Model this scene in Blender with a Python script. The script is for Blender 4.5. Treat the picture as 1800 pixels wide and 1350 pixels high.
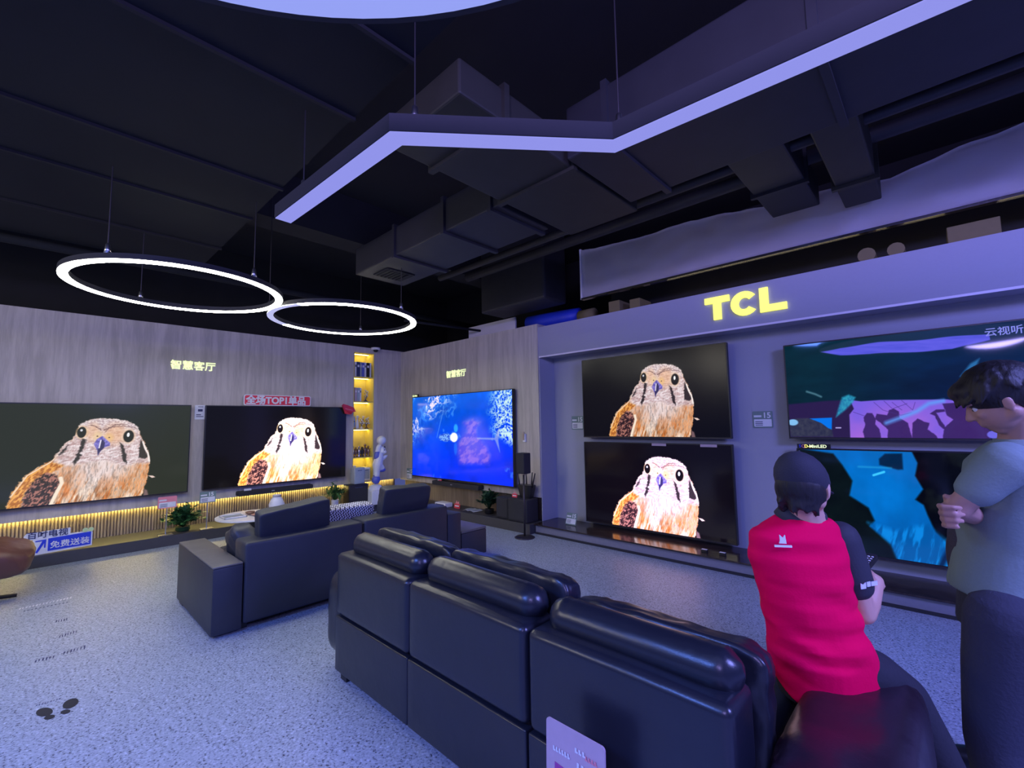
import bpy, bmesh, math, random
import numpy as np
from mathutils import Vector, Matrix, noise as mnoise
for o in list(bpy.data.objects): bpy.data.objects.remove(o)
S = bpy.context.scene; COL = S.collection
PI = math.pi
# ---------------------------------------------------------------- camera
cam = bpy.data.cameras.new('camera'); co = bpy.data.objects.new('camera', cam); COL.objects.link(co)
cam.sensor_width = 36; cam.lens = 796/1800*36; cam.clip_start = .02; cam.clip_end = 100
F = 796.; H = 1.5
_a = np.array([760, -56, -F]); _b = np.array([840, 82, F])
_Y = _a/np.linalg.norm(_a); _X = _b-_b.dot(_Y)*_Y; _X /= np.linalg.norm(_X); _Z = np.cross(_X, _Y)
RM = np.array([_X, _Y, _Z])
co.matrix_world = Matrix.Translation((0, 0, H)) @ Matrix([list(r) for r in RM]).to_4x4()
S.camera = co
CR = Vector((.724, .69, 0)).normalized(); CF = Vector((-.69, .724, 0)).normalized()
def at(px, py, d):                                   # a point at depth d in front of the lens (photo 1800x1350)
    v = RM @ np.array([(px-900)/F*d, (675-py)/F*d, -d]); return Vector((v[0], v[1], v[2]+H))
# ---------------------------------------------------------------- world, exposure
w = bpy.data.worlds.new('world'); S.world = w; w.use_nodes = True
bg = w.node_tree.nodes['Background']; bg.inputs[0].default_value = (.25, .31, .95, 1); bg.inputs[1].default_value = .26
S.view_settings.view_transform = 'Standard'; S.view_settings.look = 'None'
S.view_settings.exposure = 0; S.view_settings.gamma = 1; S.view_settings.use_curve_mapping = False
# unseen fill lamps added behind and beside the camera to brighten the view
def area(name, loc, size, power, color, rot=(0, 0, 0), spread=PI):
    l = bpy.data.lights.new(name, 'AREA'); l.shape = 'DISK'; l.size = size; l.energy = power; l.color = color; l.spread = spread
    o = bpy.data.objects.new(name, l); o.location = loc; o.rotation_euler = rot; COL.objects.link(o); return o
area('fill_lamp', (-1.9, -2.4, 3.3), 1.4, 240, (.12, .25, 1.0))
area('fill_lamp', (2.5, 1.9, 3.15), 1.2, 260, (.25, .27, 1.0), (math.radians(30), 0, math.radians(55)))
area('fill_lamp', (-4.6, -3.2, 3.2), 1.2, 85, (1., .92, .76), (math.radians(38), 0, math.radians(35)))
area('fill_lamp', (.7, -1.6, 3.2), 1.4, 380, (.40, .33, 1.0), (math.radians(38), 0, math.radians(5)))
# ---------------------------------------------------------------- materials
def mat(name, col, rough=.6, metal=0., var=.08, scale=30., bump=0., emis=None, estr=1., coat=0., spec=.5, stretch=(1, 1, 1), trans=0., alpha=1.):
    m = bpy.data.materials.new(name); m.use_nodes = True; nt = m.node_tree; N = nt.nodes; L = nt.links
    b = N['Principled BSDF']
    tc = N.new('ShaderNodeTexCoord'); mp = N.new('ShaderNodeMapping'); mp.inputs['Scale'].default_value = stretch
    nz = N.new('ShaderNodeTexNoise'); nz.inputs['Scale'].default_value = scale; nz.inputs['Detail'].default_value = 4
    L.new(tc.outputs['Object'], mp.inputs[0]); L.new(mp.outputs[0], nz.inputs['Vector'])
    mx = N.new('ShaderNodeMix'); mx.data_type = 'RGBA'
    c = list(col)[:3]
    mx.inputs[6].default_value = [max(0, x*(1-var)) for x in c]+[1]; mx.inputs[7].default_value = [min(1, x*(1+var)) for x in c]+[1]
    L.new(nz.outputs[0], mx.inputs[0]); L.new(mx.outputs[2], b.inputs['Base Color'])
    b.inputs['Roughness'].default_value = rough; b.inputs['Metallic'].default_value = metal
    b.inputs['Specular IOR Level'].default_value = spec; b.inputs['Coat Weight'].default_value = coat
    b.inputs['Transmission Weight'].default_value = trans; b.inputs['Alpha'].default_value = alpha
    if bump:
        bp = N.new('ShaderNodeBump'); bp.inputs['Strength'].default_value = bump; bp.inputs['Distance'].default_value = .01
        L.new(nz.outputs[0], bp.inputs['Height']); L.new(bp.outputs[0], b.inputs['Normal'])
    if emis: b.inputs['Emission Color'].default_value = list(emis)+[1]; b.inputs['Emission Strength'].default_value = estr
    return m
def wood(name, c1, c2, scale=1., rough=.55):
    m = mat(name, c1, rough); nt = m.node_tree; N = nt.nodes; L = nt.links; b = N['Principled BSDF']
    tc = N.new('ShaderNodeTexCoord'); mp = N.new('ShaderNodeMapping'); mp.inputs['Scale'].default_value = (7*scale, 7*scale, .55*scale)
    L.new(tc.outputs['Object'], mp.inputs[0])
    n1 = N.new('ShaderNodeTexNoise'); n1.inputs['Scale'].default_value = 1.6; n1.inputs['Detail'].default_value = 6; n1.inputs['Distortion'].default_value = .8
    L.new(mp.outputs[0], n1.inputs['Vector'])
    n2 = N.new('ShaderNodeTexNoise'); n2.inputs['Scale'].default_value = 14; n2.inputs['Detail'].default_value = 3
    L.new(mp.outputs[0], n2.inputs['Vector'])
    ad = N.new('ShaderNodeMath'); ad.operation = 'MULTIPLY_ADD'; ad.inputs[1].default_value = .35
    L.new(n2.outputs[0], ad.inputs[0]); L.new(n1.outputs[0], ad.inputs[2])
    cr = N.new('ShaderNodeValToRGB'); cr.color_ramp.elements[0].position = .52; cr.color_ramp.elements[1].position = .80
    cr.color_ramp.elements[0].color = (*c1, 1); cr.color_ramp.elements[1].color = (*c2, 1)
    L.new(ad.outputs[0], cr.inputs[0]); L.new(cr.outputs[0], b.inputs['Base Color'])
    return m
def floor_mat():
    m = mat('terrazzo_floor', (.5, .5, .55), .42); nt = m.node_tree; N = nt.nodes; L = nt.links; b = N['Principled BSDF']
    tc = N.new('ShaderNodeTexCoord')
    v = N.new('ShaderNodeTexVoronoi'); v.inputs['Scale'].default_value = 110; v.inputs['Randomness'].default_value = 1
    nz = N.new('ShaderNodeTexNoise'); nz.inputs['Scale'].default_value = 85; nz.inputs['Detail'].default_value = 3; nz.inputs['Roughness'].default_value = .6
    n3 = N.new('ShaderNodeTexNoise'); n3.inputs['Scale'].default_value = 120; n3.inputs['Detail'].default_value = 2
    for q in (v, nz, n3): L.new(tc.outputs['Object'], q.inputs['Vector'])
    r1 = N.new('ShaderNodeValToRGB'); e = r1.color_ramp.elements
    e[0].position = .34; e[0].color = (.04, .05, .08, 1); e[1].position = .44; e[1].color = (.36, .42, .50, 1)
    x = e.new(.60); x.color = (.41, .47, .56, 1); x = e.new(.70); x.color = (.62, .70, .84, 1)
    L.new(nz.outputs[0], r1.inputs[0])
    r2 = N.new('ShaderNodeValToRGB'); e = r2.color_ramp.elements; e[0].position = .10; e[0].color = (.72, .72, .74, 1); e[1].position = .9; e[1].color = (1, 1, 1, 1)
    L.new(v.outputs['Color'], r2.inputs[0])
    mm = N.new('ShaderNodeMix'); mm.data_type = 'RGBA'; mm.blend_type = 'MULTIPLY'; mm.inputs[0].default_value = 1
    L.new(r1.outputs[0], mm.inputs[6]); L.new(r2.outputs[0], mm.inputs[7]); L.new(mm.outputs[2], b.inputs['Base Color'])
    return m
def leather(name, col, rough=.34, bump=.25):
    m = mat(name, col, rough, var=.15, scale=9, spec=.55); nt = m.node_tree; N = nt.nodes; L = nt.links; b = N['Principled BSDF']
    tc = N.new('ShaderNodeTexCoord'); v = N.new('ShaderNodeTexVoronoi'); v.inputs['Scale'].default_value = 220
    nz = N.new('ShaderNodeTexNoise'); nz.inputs['Scale'].default_value = 7; nz.inputs['Detail'].default_value = 5
    L.new(tc.outputs['Object'], v.inputs['Vector']); L.new(tc.outputs['Object'], nz.inputs['Vector'])
    b1 = N.new('ShaderNodeBump'); b1.inputs['Strength'].default_value = .12; b1.inputs['Distance'].default_value = .001
    b2 = N.new('ShaderNodeBump'); b2.inputs['Strength'].default_value = bump; b2.inputs['Distance'].default_value = .02
    L.new(v.outputs['Distance'], b1.inputs['Height']); L.new(nz.outputs[0], b2.inputs['Height']); L.new(b1.outputs[0], b2.inputs['Normal']); L.new(b2.outputs[0], b.inputs['Normal'])
    return m
def checker_mat(name):
    m = mat(name, (.6, .6, .7), .8); nt = m.node_tree; N = nt.nodes; L = nt.links; b = N['Principled BSDF']
    tc = N.new('ShaderNodeTexCoord'); mp = N.new('ShaderNodeMapping'); mp.inputs['Rotation'].default_value = (.3, 0, 0)
    ck = N.new('ShaderNodeTexChecker'); ck.inputs['Scale'].default_value = 70; ck.inputs[1].default_value = (.02, .02, .035, 1); ck.inputs[2].default_value = (.75, .75, .8, 1)
    L.new(tc.outputs['Object'], mp.inputs[0]); L.new(mp.outputs[0], ck.inputs[0]); L.new(ck.outputs[0], b.inputs['Base Color']); return m
def screen_mat(name, gain=1., bleed=(0, 0, 0), rough=.12, spec=.4):
    m = mat(name, (.004, .004, .006), rough, spec=spec); nt = m.node_tree; N = nt.nodes; L = nt.links; b = N['Principled BSDF']
    at_ = N.new('ShaderNodeAttribute'); at_.attribute_name = 'picture'
    sc = N.new('ShaderNodeVectorMath'); sc.operation = 'MULTIPLY_ADD'; sc.inputs[1].default_value = (gain,)*3 if not isinstance(gain, tuple) else gain; sc.inputs[2].default_value = bleed
    L.new(at_.outputs['Color'], sc.inputs[0]); L.new(sc.outputs[0], b.inputs['Emission Color']); b.inputs['Emission Strength'].default_value = 1
    return m
M = dict(
 floor=floor_mat(),
 wood=wood('grey_oak_panel', (.42, .385, .34), (.56, .515, .46)),
 wood2=wood('brown_recess_wood', (.16, .12, .08), (.27, .21, .145)),
 slat=wood('slatted_recess_wood', (.22, .17, .11), (.36, .29, .2), 2),
 tclwall=mat('grey_painted_wall', (.36, .37, .45), .75, var=.03, scale=60),
 plat=mat('dark_grey_platform', (.05, .05, .055), .5),
 platf=mat('grey_platform_front', (.2, .2, .25), .6),
 platt=wood('dark_gloss_wood', (.02, .014, .012), (.05, .035, .03), 1, .16),
 ceil=mat('black_ceiling', (.012, .012, .014), .9, scale=4, var=.3),
 duct=mat('black_painted_duct', (.024, .024, .028), .6, scale=6, var=.25, bump=.1),
 duct2=mat('olive_black_duct', (.028, .027, .02), .6, scale=5, var=.3, bump=.1),
 panel=mat('black_soffit_board', (.009, .011, .016), .8, spec=.25, scale=3, var=.2),
 sheet=mat('white_wrapping_sheet', (.80, .76, .86), .6, scale=4, var=.04, bump=.5),
 black=mat('black_plastic', (.012, .012, .014), .35),
 matte=mat('black_matte', (.02, .02, .024), .8),
 metal=mat('brushed_steel', (.6, .6, .62), .3, 1),
 chrome=mat('polished_trim', (.8, .8, .85), .12, 1),
 dark_metal=mat('dark_grey_metal', (.06, .055, .06), .4, .6),
 leatherB=leather('black_leather', (.013, .016, .026), .30, .12),
 leatherA=leather('charcoal_leather', (.026, .030, .042), .5, .10),
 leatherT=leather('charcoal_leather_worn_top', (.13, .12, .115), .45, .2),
 leatherP=leather('dark_plum_leather', (.022, .012, .020), .33, .3),
 leatherBr=leather('brown_leather', (.12, .045, .03), .42, .5),
 hound=checker_mat('black_white_woven_check'),
 seam=mat('black_seam', (.004, .004, .006), .8),
 disc=mat('lamp_diffuser', (.08, .08, .08), .9, spec=.1, emis=(.29, .345, .86), estr=1.0, var=.01),
 zig=mat('strip_diffuser', (.08, .08, .08), .9, spec=.1, emis=(.27, .28, .78), estr=1.0, var=.01),
 ring=mat('white_ring_light', (.8, .8, .8), .5, emis=(1., .97, .84), estr=34, var=.01),
 ringdim=mat('dim_glow_ring_diffuser', (.8, .8, .85), .5, emis=(.45, .47, .75), estr=.8, var=.01),  # unlit stretch of the ring, violet light put in as a dim glow
 ledy=mat('warm_led_strip', (.9, .8, .4), .5, emis=(1., .84, .22), estr=15, var=.01),
 ledw=mat('warm_wall_led_strip', (.9, .8, .4), .5, emis=(1., .80, .25), estr=38, var=.01),
 yshelf=mat('yellow_lacquer_shelf', (.75, .62, .16), .5),
 letter=mat('lit_yellow_letters', (.8, .8, .2), .5, emis=(.95, .93, .10), estr=1.05, var=.01),
 letterg=mat('lit_cream_letters', (.8, .8, .4), .5, emis=(.72, .85, .42), estr=1.1, var=.01),
 white=mat('white_plastic', (.75, .75, .78), .4),
 paper=mat('white_card', (.72, .74, .78), .6),
 green_card=mat('green_grey_card', (.16, .24, .23), .5),
 pink=mat('pink_card', (.75, .25, .3), .5),
 red=mat('red_gloss_card', (.6, .03, .06), .35),
 redtext=mat('red_print', (.75, .03, .07), .5),
 blue=mat('blue_print', (.02, .05, .6), .45),
 navy=mat('dark_print', (.03, .04, .12), .6),
 greenp=mat('pale_green_badge', (.55, .7, .35), .5),
 glass=mat('clear_acrylic', (.85, .9, .95), .08, trans=.6),
 leaf=mat('green_leaf', (.03, .13, .035), .5, var=.4, scale=14),
 leafd=mat('dark_green_leaf', (.02, .07, .025), .5, var=.4, scale=14),
 pot=mat('pale_glazed_pot', (.55, .58, .65), .25),
 soil=mat('potting_soil', (.03, .022, .018), .9),
 skin=mat('skin', (.50, .28, .22), .5, var=.08, scale=20, spec=.4),
 skin2=mat('skin_tanned', (.62, .36, .27), .5, var=.08, scale=20, spec=.4),
 hair=mat('black_hair', (.012, .010, .011), .55, var=.5, scale=60, stretch=(1, 1, .2), bump=.6),
 cap=mat('black_cap_cloth', (.03, .03, .045), .8, scale=200, bump=.2),
 redshirt=mat('crimson_jersey', (1., .0, .085), .8, spec=.1, var=.06, scale=160, bump=.1),
 blacksleeve=mat('black_jersey', (.03, .03, .045), .75, scale=160, bump=.1),
 trousers=mat('black_trousers', (.022, .023, .033), .85, scale=60, bump=.2),
 jeans=mat('dark_denim', (.035, .038, .06), .85, scale=90, bump=.3),
 sage=mat('sage_grey_cotton', (.20, .27, .26), .85, scale=120, bump=.15),
 tweed=mat('dark_tweed', (.05, .045, .07), .9, var=.9, scale=260),
 shoe=mat('black_shoe', (.015, .015, .018), .4),
 statue=mat('white_resin', (.72, .74, .76), .35), statueb=mat('periwinkle_resin', (.10, .13, .5), .35),
 greybox=mat('blue_grey_casing', (.33, .39, .44), .5),
 silver=mat('silver_ornament', (.5, .45, .42), .25, .8), bronze=mat('bronze_ornament', (.25, .16, .11), .3, .7),
 ltblue=mat('sky_blue_enamel', (.25, .45, .75), .4), terr=mat('magenta_print', (.35, .06, .28), .5),
 card=mat('rose_grey_card', (.50, .38, .44), .5), cardb=mat('kraft_cardboard', (.20, .16, .07), .8),
 yarea=mat('amber_work_lamp', (.8, .6, .3), .5, emis=(1, .8, .4), estr=3),
 rem=mat('black_remote', (.015, .015, .018), .4), grille=mat('speaker_mesh', (.03, .03, .035), .9, scale=300, bump=.5),
)
# ---------------------------------------------------------------- helpers
def tag(o, label=None, cat=None, group=None, kind=None):
    if label: o['label'] = label
    if cat: o['category'] = cat
    if group: o['group'] = group
    if kind: o['kind'] = kind
    return o
def thing(name, loc, label, cat, group=None):
    o = bpy.data.objects.new(name, None); o.empty_display_size = .1; o.location = loc; COL.objects.link(o); tag(o, label, cat, group); return o
def wloc(o):
    v = Vector((0, 0, 0))
    while o: v += o.location; o = o.parent
    return v
def link(name, me, m, parent=None, smooth=False, label=None):
    """world-space mesh -> object whose origin sits at its parent's origin"""
    if parent is not None:
        me.transform(Matrix.Translation(-wloc(parent)))
    o = bpy.data.objects.new(name, me); COL.objects.link(o)
    if parent is None:
        n = len(me.vertices)
        if n:
            co_ = np.empty(n*3); me.vertices.foreach_get('co', co_); co_ = co_.reshape(-1, 3)
            c = Vector(((co_[:, 0].min()+co_[:, 0].max())/2, (co_[:, 1].min()+co_[:, 1].max())/2, co_[:, 2].min()))
            me.transform(Matrix.Translation(-c)); o.location = c
    else: o.parent = parent
    if m: me.materials.append(m)
    if smooth:
        me.polygons.foreach_set('use_smooth', [True]*len(me.polygons))
    if label: o['label'] = label
    return o
def obj(name, bm, m, parent=None, smooth=False, label=None, sharp=None):
    bmesh.ops.recalc_face_normals(bm, faces=bm.faces[:])
    me = bpy.data.meshes.new(name); bm.to_mesh(me); bm.free()
    if sharp is not None:
        smooth = True
    o = link(name, me, m, parent, smooth, label)
    if sharp is not None: me.set_sharp_from_angle(angle=sharp)
    return o
def struct(name, bm, m, **k):
    o = obj(name, bm, m, **k); o['kind'] = 'structure'; return o
def B(): return bmesh.new()
def box(bm, x0, x1, y0, y1, z0, z1, bev=0., seg=2, mx=None):
    r = bmesh.ops.create_cube(bm, size=1); vs = r['verts']
    for v in vs: v.co = Vector((x0+(v.co.x+.5)*(x1-x0), y0+(v.co.y+.5)*(y1-y0), z0+(v.co.z+.5)*(z1-z0)))
    if bev:
        es = list({e for v in vs for e in v.link_edges})
        r = bmesh.ops.bevel(bm, geom=es+vs, offset=bev, segments=seg, affect='EDGES', profile=.5)
        vs = [v for f in r['faces'] for v in f.verts]
    if mx:
        for v in vs: v.co = mx @ v.co
    return vs
def tube(bm, pts, r, n=8, cap=True):
    pts = [Vector(p) for p in pts]; rs = r if isinstance(r, (list, tuple)) else [r]*len(pts); rings = []
    up = Vector((0, 0, 1)); prev = None
    for i, p in enumerate(pts):
        d = (pts[min(i+1, len(pts)-1)]-pts[max(i-1, 0)]).normalized()
        a = prev if prev else (up if abs(d.dot(up)) < .9 else Vector((1, 0, 0)))
        s = d.cross(a).normalized(); t = s.cross(d).normalized(); prev = t
        rings.append([bm.verts.new(p+(s*math.cos(2*PI*k/n)+t*math.sin(2*PI*k/n))*rs[i]) for k in range(n)])
    for A, C in zip(rings, rings[1:]):
        for k in range(n): bm.faces.new((A[k], A[(k+1) % n], C[(k+1) % n], C[k]))
    if cap: bm.faces.new(rings[0][::-1]); bm.faces.new(rings[-1])
def lathe(bm, prof, c, n=24, ax=(1, 0, 0), ay=(0, 1, 0), az=(0, 0, 1)):
    c = Vector(c); ax, ay, az = Vector(ax), Vector(ay), Vector(az); rings = []
    for r, z in prof: rings.append([bm.verts.new(c+az*z+(ax*math.cos(2*PI*k/n)+ay*math.sin(2*PI*k/n))*max(r, 1e-4)) for k in range(n)])
    for A, C in zip(rings, rings[1:]):
        for k in range(n): bm.faces.new((A[k], A[(k+1) % n], C[(k+1) % n], C[k]))
    bm.faces.new(rings[0][::-1]); bm.faces.new(rings[-1])
def prism(bm, pts, mx, t):
    """2D outline in local xy extruded by t along local z"""
    A = [bm.verts.new(mx @ Vector((x, y, 0))) for x, y in pts]; C = [bm.verts.new(mx @ Vector((x, y, t))) for x, y in pts]
    n = len(A); bm.faces.new(A[::-1]); bm.faces.new(C)
    for i in range(n): bm.faces.new((A[i], A[(i+1) % n], C[(i+1) % n], C[i]))
def fr(o, r, u):
    r, u = Vector(r).normalized(), Vector(u).normalized(); n = r.cross(u); m = Matrix.Identity(4)
    for i in range(3): m[i][0] = r[i]; m[i][1] = u[i]; m[i][2] = n[i]; m[i][3] = o[i]
    return m
def LW(y, z, x=-7.7): return fr((x, y, z), (0, 1, 0), (0, 0, 1))     # facing +x from the left wall
def BW(x, z, y=4.93): return fr((x, y, z), (1, 0, 0), (0, 0, 1))     # facing -y from the back wall
def rrect(x0, x1, y0, y1, r, n=4):
    P = []
    for cx, cy, a0 in ((x1-r, y1-r, 0), (x0+r, y1-r, 90), (x0+r, y0+r, 180), (x1-r, y0+r, 270)):
        for k in range(n+1):
            a = math.radians(a0+90*k/n); P.append((cx+r*math.cos(a), cy+r*math.sin(a)))
    return P
def text(name, s, mx, size, m, parent=None, ext=.004, off=0., label=None, align='LEFT', sx=1.):
    cu = bpy.data.curves.new(name, 'FONT'); cu.body = s; cu.size = size; cu.extrude = ext; cu.offset = off; cu.align_x = align; cu.resolution_u = 3
    t = bpy.data.objects.new(name, cu); me = bpy.data.meshes.new_from_object(t); bpy.data.objects.remove(t)
    me.transform(mx @ Matrix.Diagonal((sx, 1, 1, 1))); me.materials.clear()
    return link(name, me, m, parent, False, label)
def puff(bm, c, s, e=4., n=10, rot=None, wr=0., wf=9., seed=0, taper=0.):
    """a stuffed, rounded block: superellipsoid of half sizes s, wrinkled by noise"""
    c = Vector(c); new = []
    b2 = bmesh.new(); bmesh.ops.create_cube(b2, size=2); bmesh.ops.subdivide_edges(b2, edges=b2.edges[:], cuts=n, use_grid_fill=True)
    b2.verts.index_update(); vs = [bm.verts.new(v.co) for v in b2.verts]
    for f in b2.faces: bm.faces.new([vs[v.index] for v in f.verts])
    b2.free()
    mxr = rot.to_3x3() if rot else Matrix.Identity(3)
    for v in vs:
        p = v.co.copy(); q = Vector([math.sin(t*PI/2)*.5+t*.5 for t in p])
        k = (abs(q.x)**e+abs(q.y)**e+abs(q.z)**e)**(1/e); q = q/max(k, 1e-6)
        if taper: q.x *= 1-taper*(q.z+1)/2; q.y *= 1-taper*(q.z+1)/2
        d = Vector((q.x*s[0], q.y*s[1], q.z*s[2]))
        if wr:
            nn = mnoise.noise(Vector((d.x*wf+seed, d.y*wf, d.z*wf)))*.7+mnoise.noise(Vector((d.x*wf*3+seed, d.y*wf*3, d.z*wf*3)))*.3
            d += q.normalized()*nn*wr
        v.co = c+mxr @ d
    return vs
def capsule(bm, p0, r0, p1, r1, n=12):
    p0, p1 = Vector(p0), Vector(p1); d = (p1-p0); L_ = max(d.length, 1e-5); d /= L_
    a = Vector((0, 0, 1)) if abs(d.z) < .9 else Vector((1, 0, 0)); s = d.cross(a).normalized(); t = s.cross(d); rings = []
    prof = [(-r0*math.cos(q), r0*math.sin(q)) for q in (.15, .6, 1.1, PI/2)]+[(L_+r1*math.cos(q), r1*math.sin(q)) for q in (PI/2, 1.1, .6, .15)]
    for z, r in prof: rings.append([bm.verts.new(p0+d*z+(s*math.cos(2*PI*k/n)+t*math.sin(2*PI*k/n))*r) for k in range(n)])
    for A, C in zip(rings, rings[1:]):
        for k in range(n): bm.faces.new((A[k], A[(k+1) % n], C[(k+1) % n], C[k]))
    bm.faces.new(rings[0][::-1]); bm.faces.new(rings[-1])
def chain(bm, pr, n=12):
    for (a, r), (b, s) in zip(pr, pr[1:]): capsule(bm, a, r, b, s, n)
def ell(bm, c, s, rot=None, n=4):
    r = bmesh.ops.create_icosphere(bm, subdivisions=n-1, radius=1); mx = rot.to_3x3() if rot else Matrix.Identity(3)
    for v in r['verts']: v.co = Vector(c)+mx @ Vector((v.co.x*s[0], v.co.y*s[1], v.co.z*s[2]))
def loft(bm, rings, n=28, e=2.3, wr=0., wf=12., seed=0):
    """rings: (centre, half vector a, half vector b); superelliptic sections"""
    R_ = []; m_ = len(rings)
    for c, a, b in rings:
        c, a, b = Vector(c), Vector(a), Vector(b); ring = []
        for k in range(n):
            q = 2*PI*k/n; x, y = math.cos(q), math.sin(q); s = (abs(x)**e+abs(y)**e)**(-1/e)
            p = c+a*x*s+b*y*s
            if wr:
                nn = mnoise.noise(Vector((p.x*wf*.6+seed, p.y*wf*.6, p.z*wf*1.8))); p += (a*x+b*y).normalized()*nn*wr
            ring.append(bm.verts.new(p))
        R_.append(ring)
    for A, C in zip(R_, R_[1:]):
        for k in range(n): bm.faces.new((A[k], A[(k+1) % n], C[(k+1) % n], C[k]))
    bm.faces.new(R_[0][::-1]); bm.faces.new(R_[-1])
def fuse(o, vox=.01, it=4, sub=False):
    m = o.modifiers.new('fuse', 'REMESH'); m.mode = 'VOXEL'; m.voxel_size = vox; m.use_smooth_shade = True
    if it: s = o.modifiers.new('relax', 'SMOOTH'); s.factor = .5; s.iterations = it
    return o
# ---------------------------------------------------------------- pictures shown on the screens (painted on a fine grid)
GW, GH = 560, 315
def _hash(ix, iy, s): 
    h = np.sin(ix*127.1+iy*311.7+s*74.7)*43758.5453; return h-np.floor(h)
def vn(x, y, s=0):
    ix, iy = np.floor(x), np.floor(y); fx, fy = x-ix, y-iy; fx = fx*fx*(3-2*fx); fy = fy*fy*(3-2*fy)
    a, b, c, d = _hash(ix, iy, s), _hash(ix+1, iy, s), _hash(ix, iy+1, s), _hash(ix+1, iy+1, s)
    return (a*(1-fx)+b*fx)*(1-fy)+(c*(1-fx)+d*fx)*fy
def fbm(x, y, s=0, o=4): return sum(vn(x*2**i, y*2**i, s+i)/2**i for i in range(o))/sum(1/2**i for i in range(o))
def homog(q):                                     # unit square -> quad q (TL,TR,BR,BL)
    A = []; Bv = []
    for (u, v), (x, y) in zip(((0, 0), (1, 0), (1, 1), (0, 1)), q):
        A += [[u, v, 1, 0, 0, 0, -u*x, -v*x], [0, 0, 0, u, v, 1, -u*y, -v*y]]; Bv += [x, y]
    h = np.append(np.linalg.solve(np.array(A, float), np.array(Bv, float)), 1).reshape(3, 3); return h
def canvas(q):
    v, u = np.meshgrid(np.linspace(0, 1, GH), np.linspace(0, 1, GW), indexing='ij')
    h = homog(q); w_ = h[2, 0]*u+h[2, 1]*v+1
    return u, v, (h[0, 0]*u+h[0, 1]*v+h[0, 2])/w_, (h[1, 0]*u+h[1, 1]*v+h[1, 2])/w_
def spoly(x, y, P, soft):
    d = np.full(x.shape, 1e9); ins = np.zeros(x.shape, bool); n = len(P)
    for i in range(n):
        x0, y0 = P[i]; x1, y1 = P[(i+1) % n]; ex, ey = x1-x0, y1-y0
        t = np.clip(((x-x0)*ex+(y-y0)*ey)/(ex*ex+ey*ey+1e-9), 0, 1)
        d = np.minimum(d, np.hypot(x-x0-ex*t, y-y0-ey*t))
        c = ((y0 > y) != (y1 > y)) & (x < (x1-x0)*(y-y0)/((y1-y0) if y1 != y0 else 1e-9)+x0); ins ^= c
    return np.clip(np.where(ins, d, -d)/soft+.5, 0, 1)
def sell(x, y, cx, cy, rx, ry, soft=.12, a=0.):
    c, s = math.cos(a), math.sin(a); X = ((x-cx)*c+(y-cy)*s)/rx; Y = (-(x-cx)*s+(y-cy)*c)/ry
    return np.clip((1-np.hypot(X, Y))/soft+.5, 0, 1)
def sline(x, y, P, w_, soft=3):
    d = np.full(x.shape, 1e9)
    for (x0, y0), (x1, y1) in zip(P, P[1:]):
        ex, ey = x1-x0, y1-y0; t = np.clip(((x-x0)*ex+(y-y0)*ey)/(ex*ex+ey*ey+1e-9), 0, 1); d = np.minimum(d, np.hypot(x-x0-ex*t, y-y0-ey*t))
    return np.clip((w_-d)/soft+.5, 0, 1)
def lay(I, m, c):
    c = np.array(c, float)/255. if not isinstance(c, np.ndarray) else c
    return I*(1-m[..., None])+c*m[..., None]
def mixc(a, b, t): return np.array(a)/255.*(1-t[..., None])+np.array(b)/255.*t[..., None]
def ss(a, b, x): t = np.clip((x-a)/(b-a), 0, 1); return t*t*(3-2*t)
def lin(I): I = np.clip(I, 0, 1); return np.where(I < .04045, I/12.92, ((I+.055)/1.055)**2.4)
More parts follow.
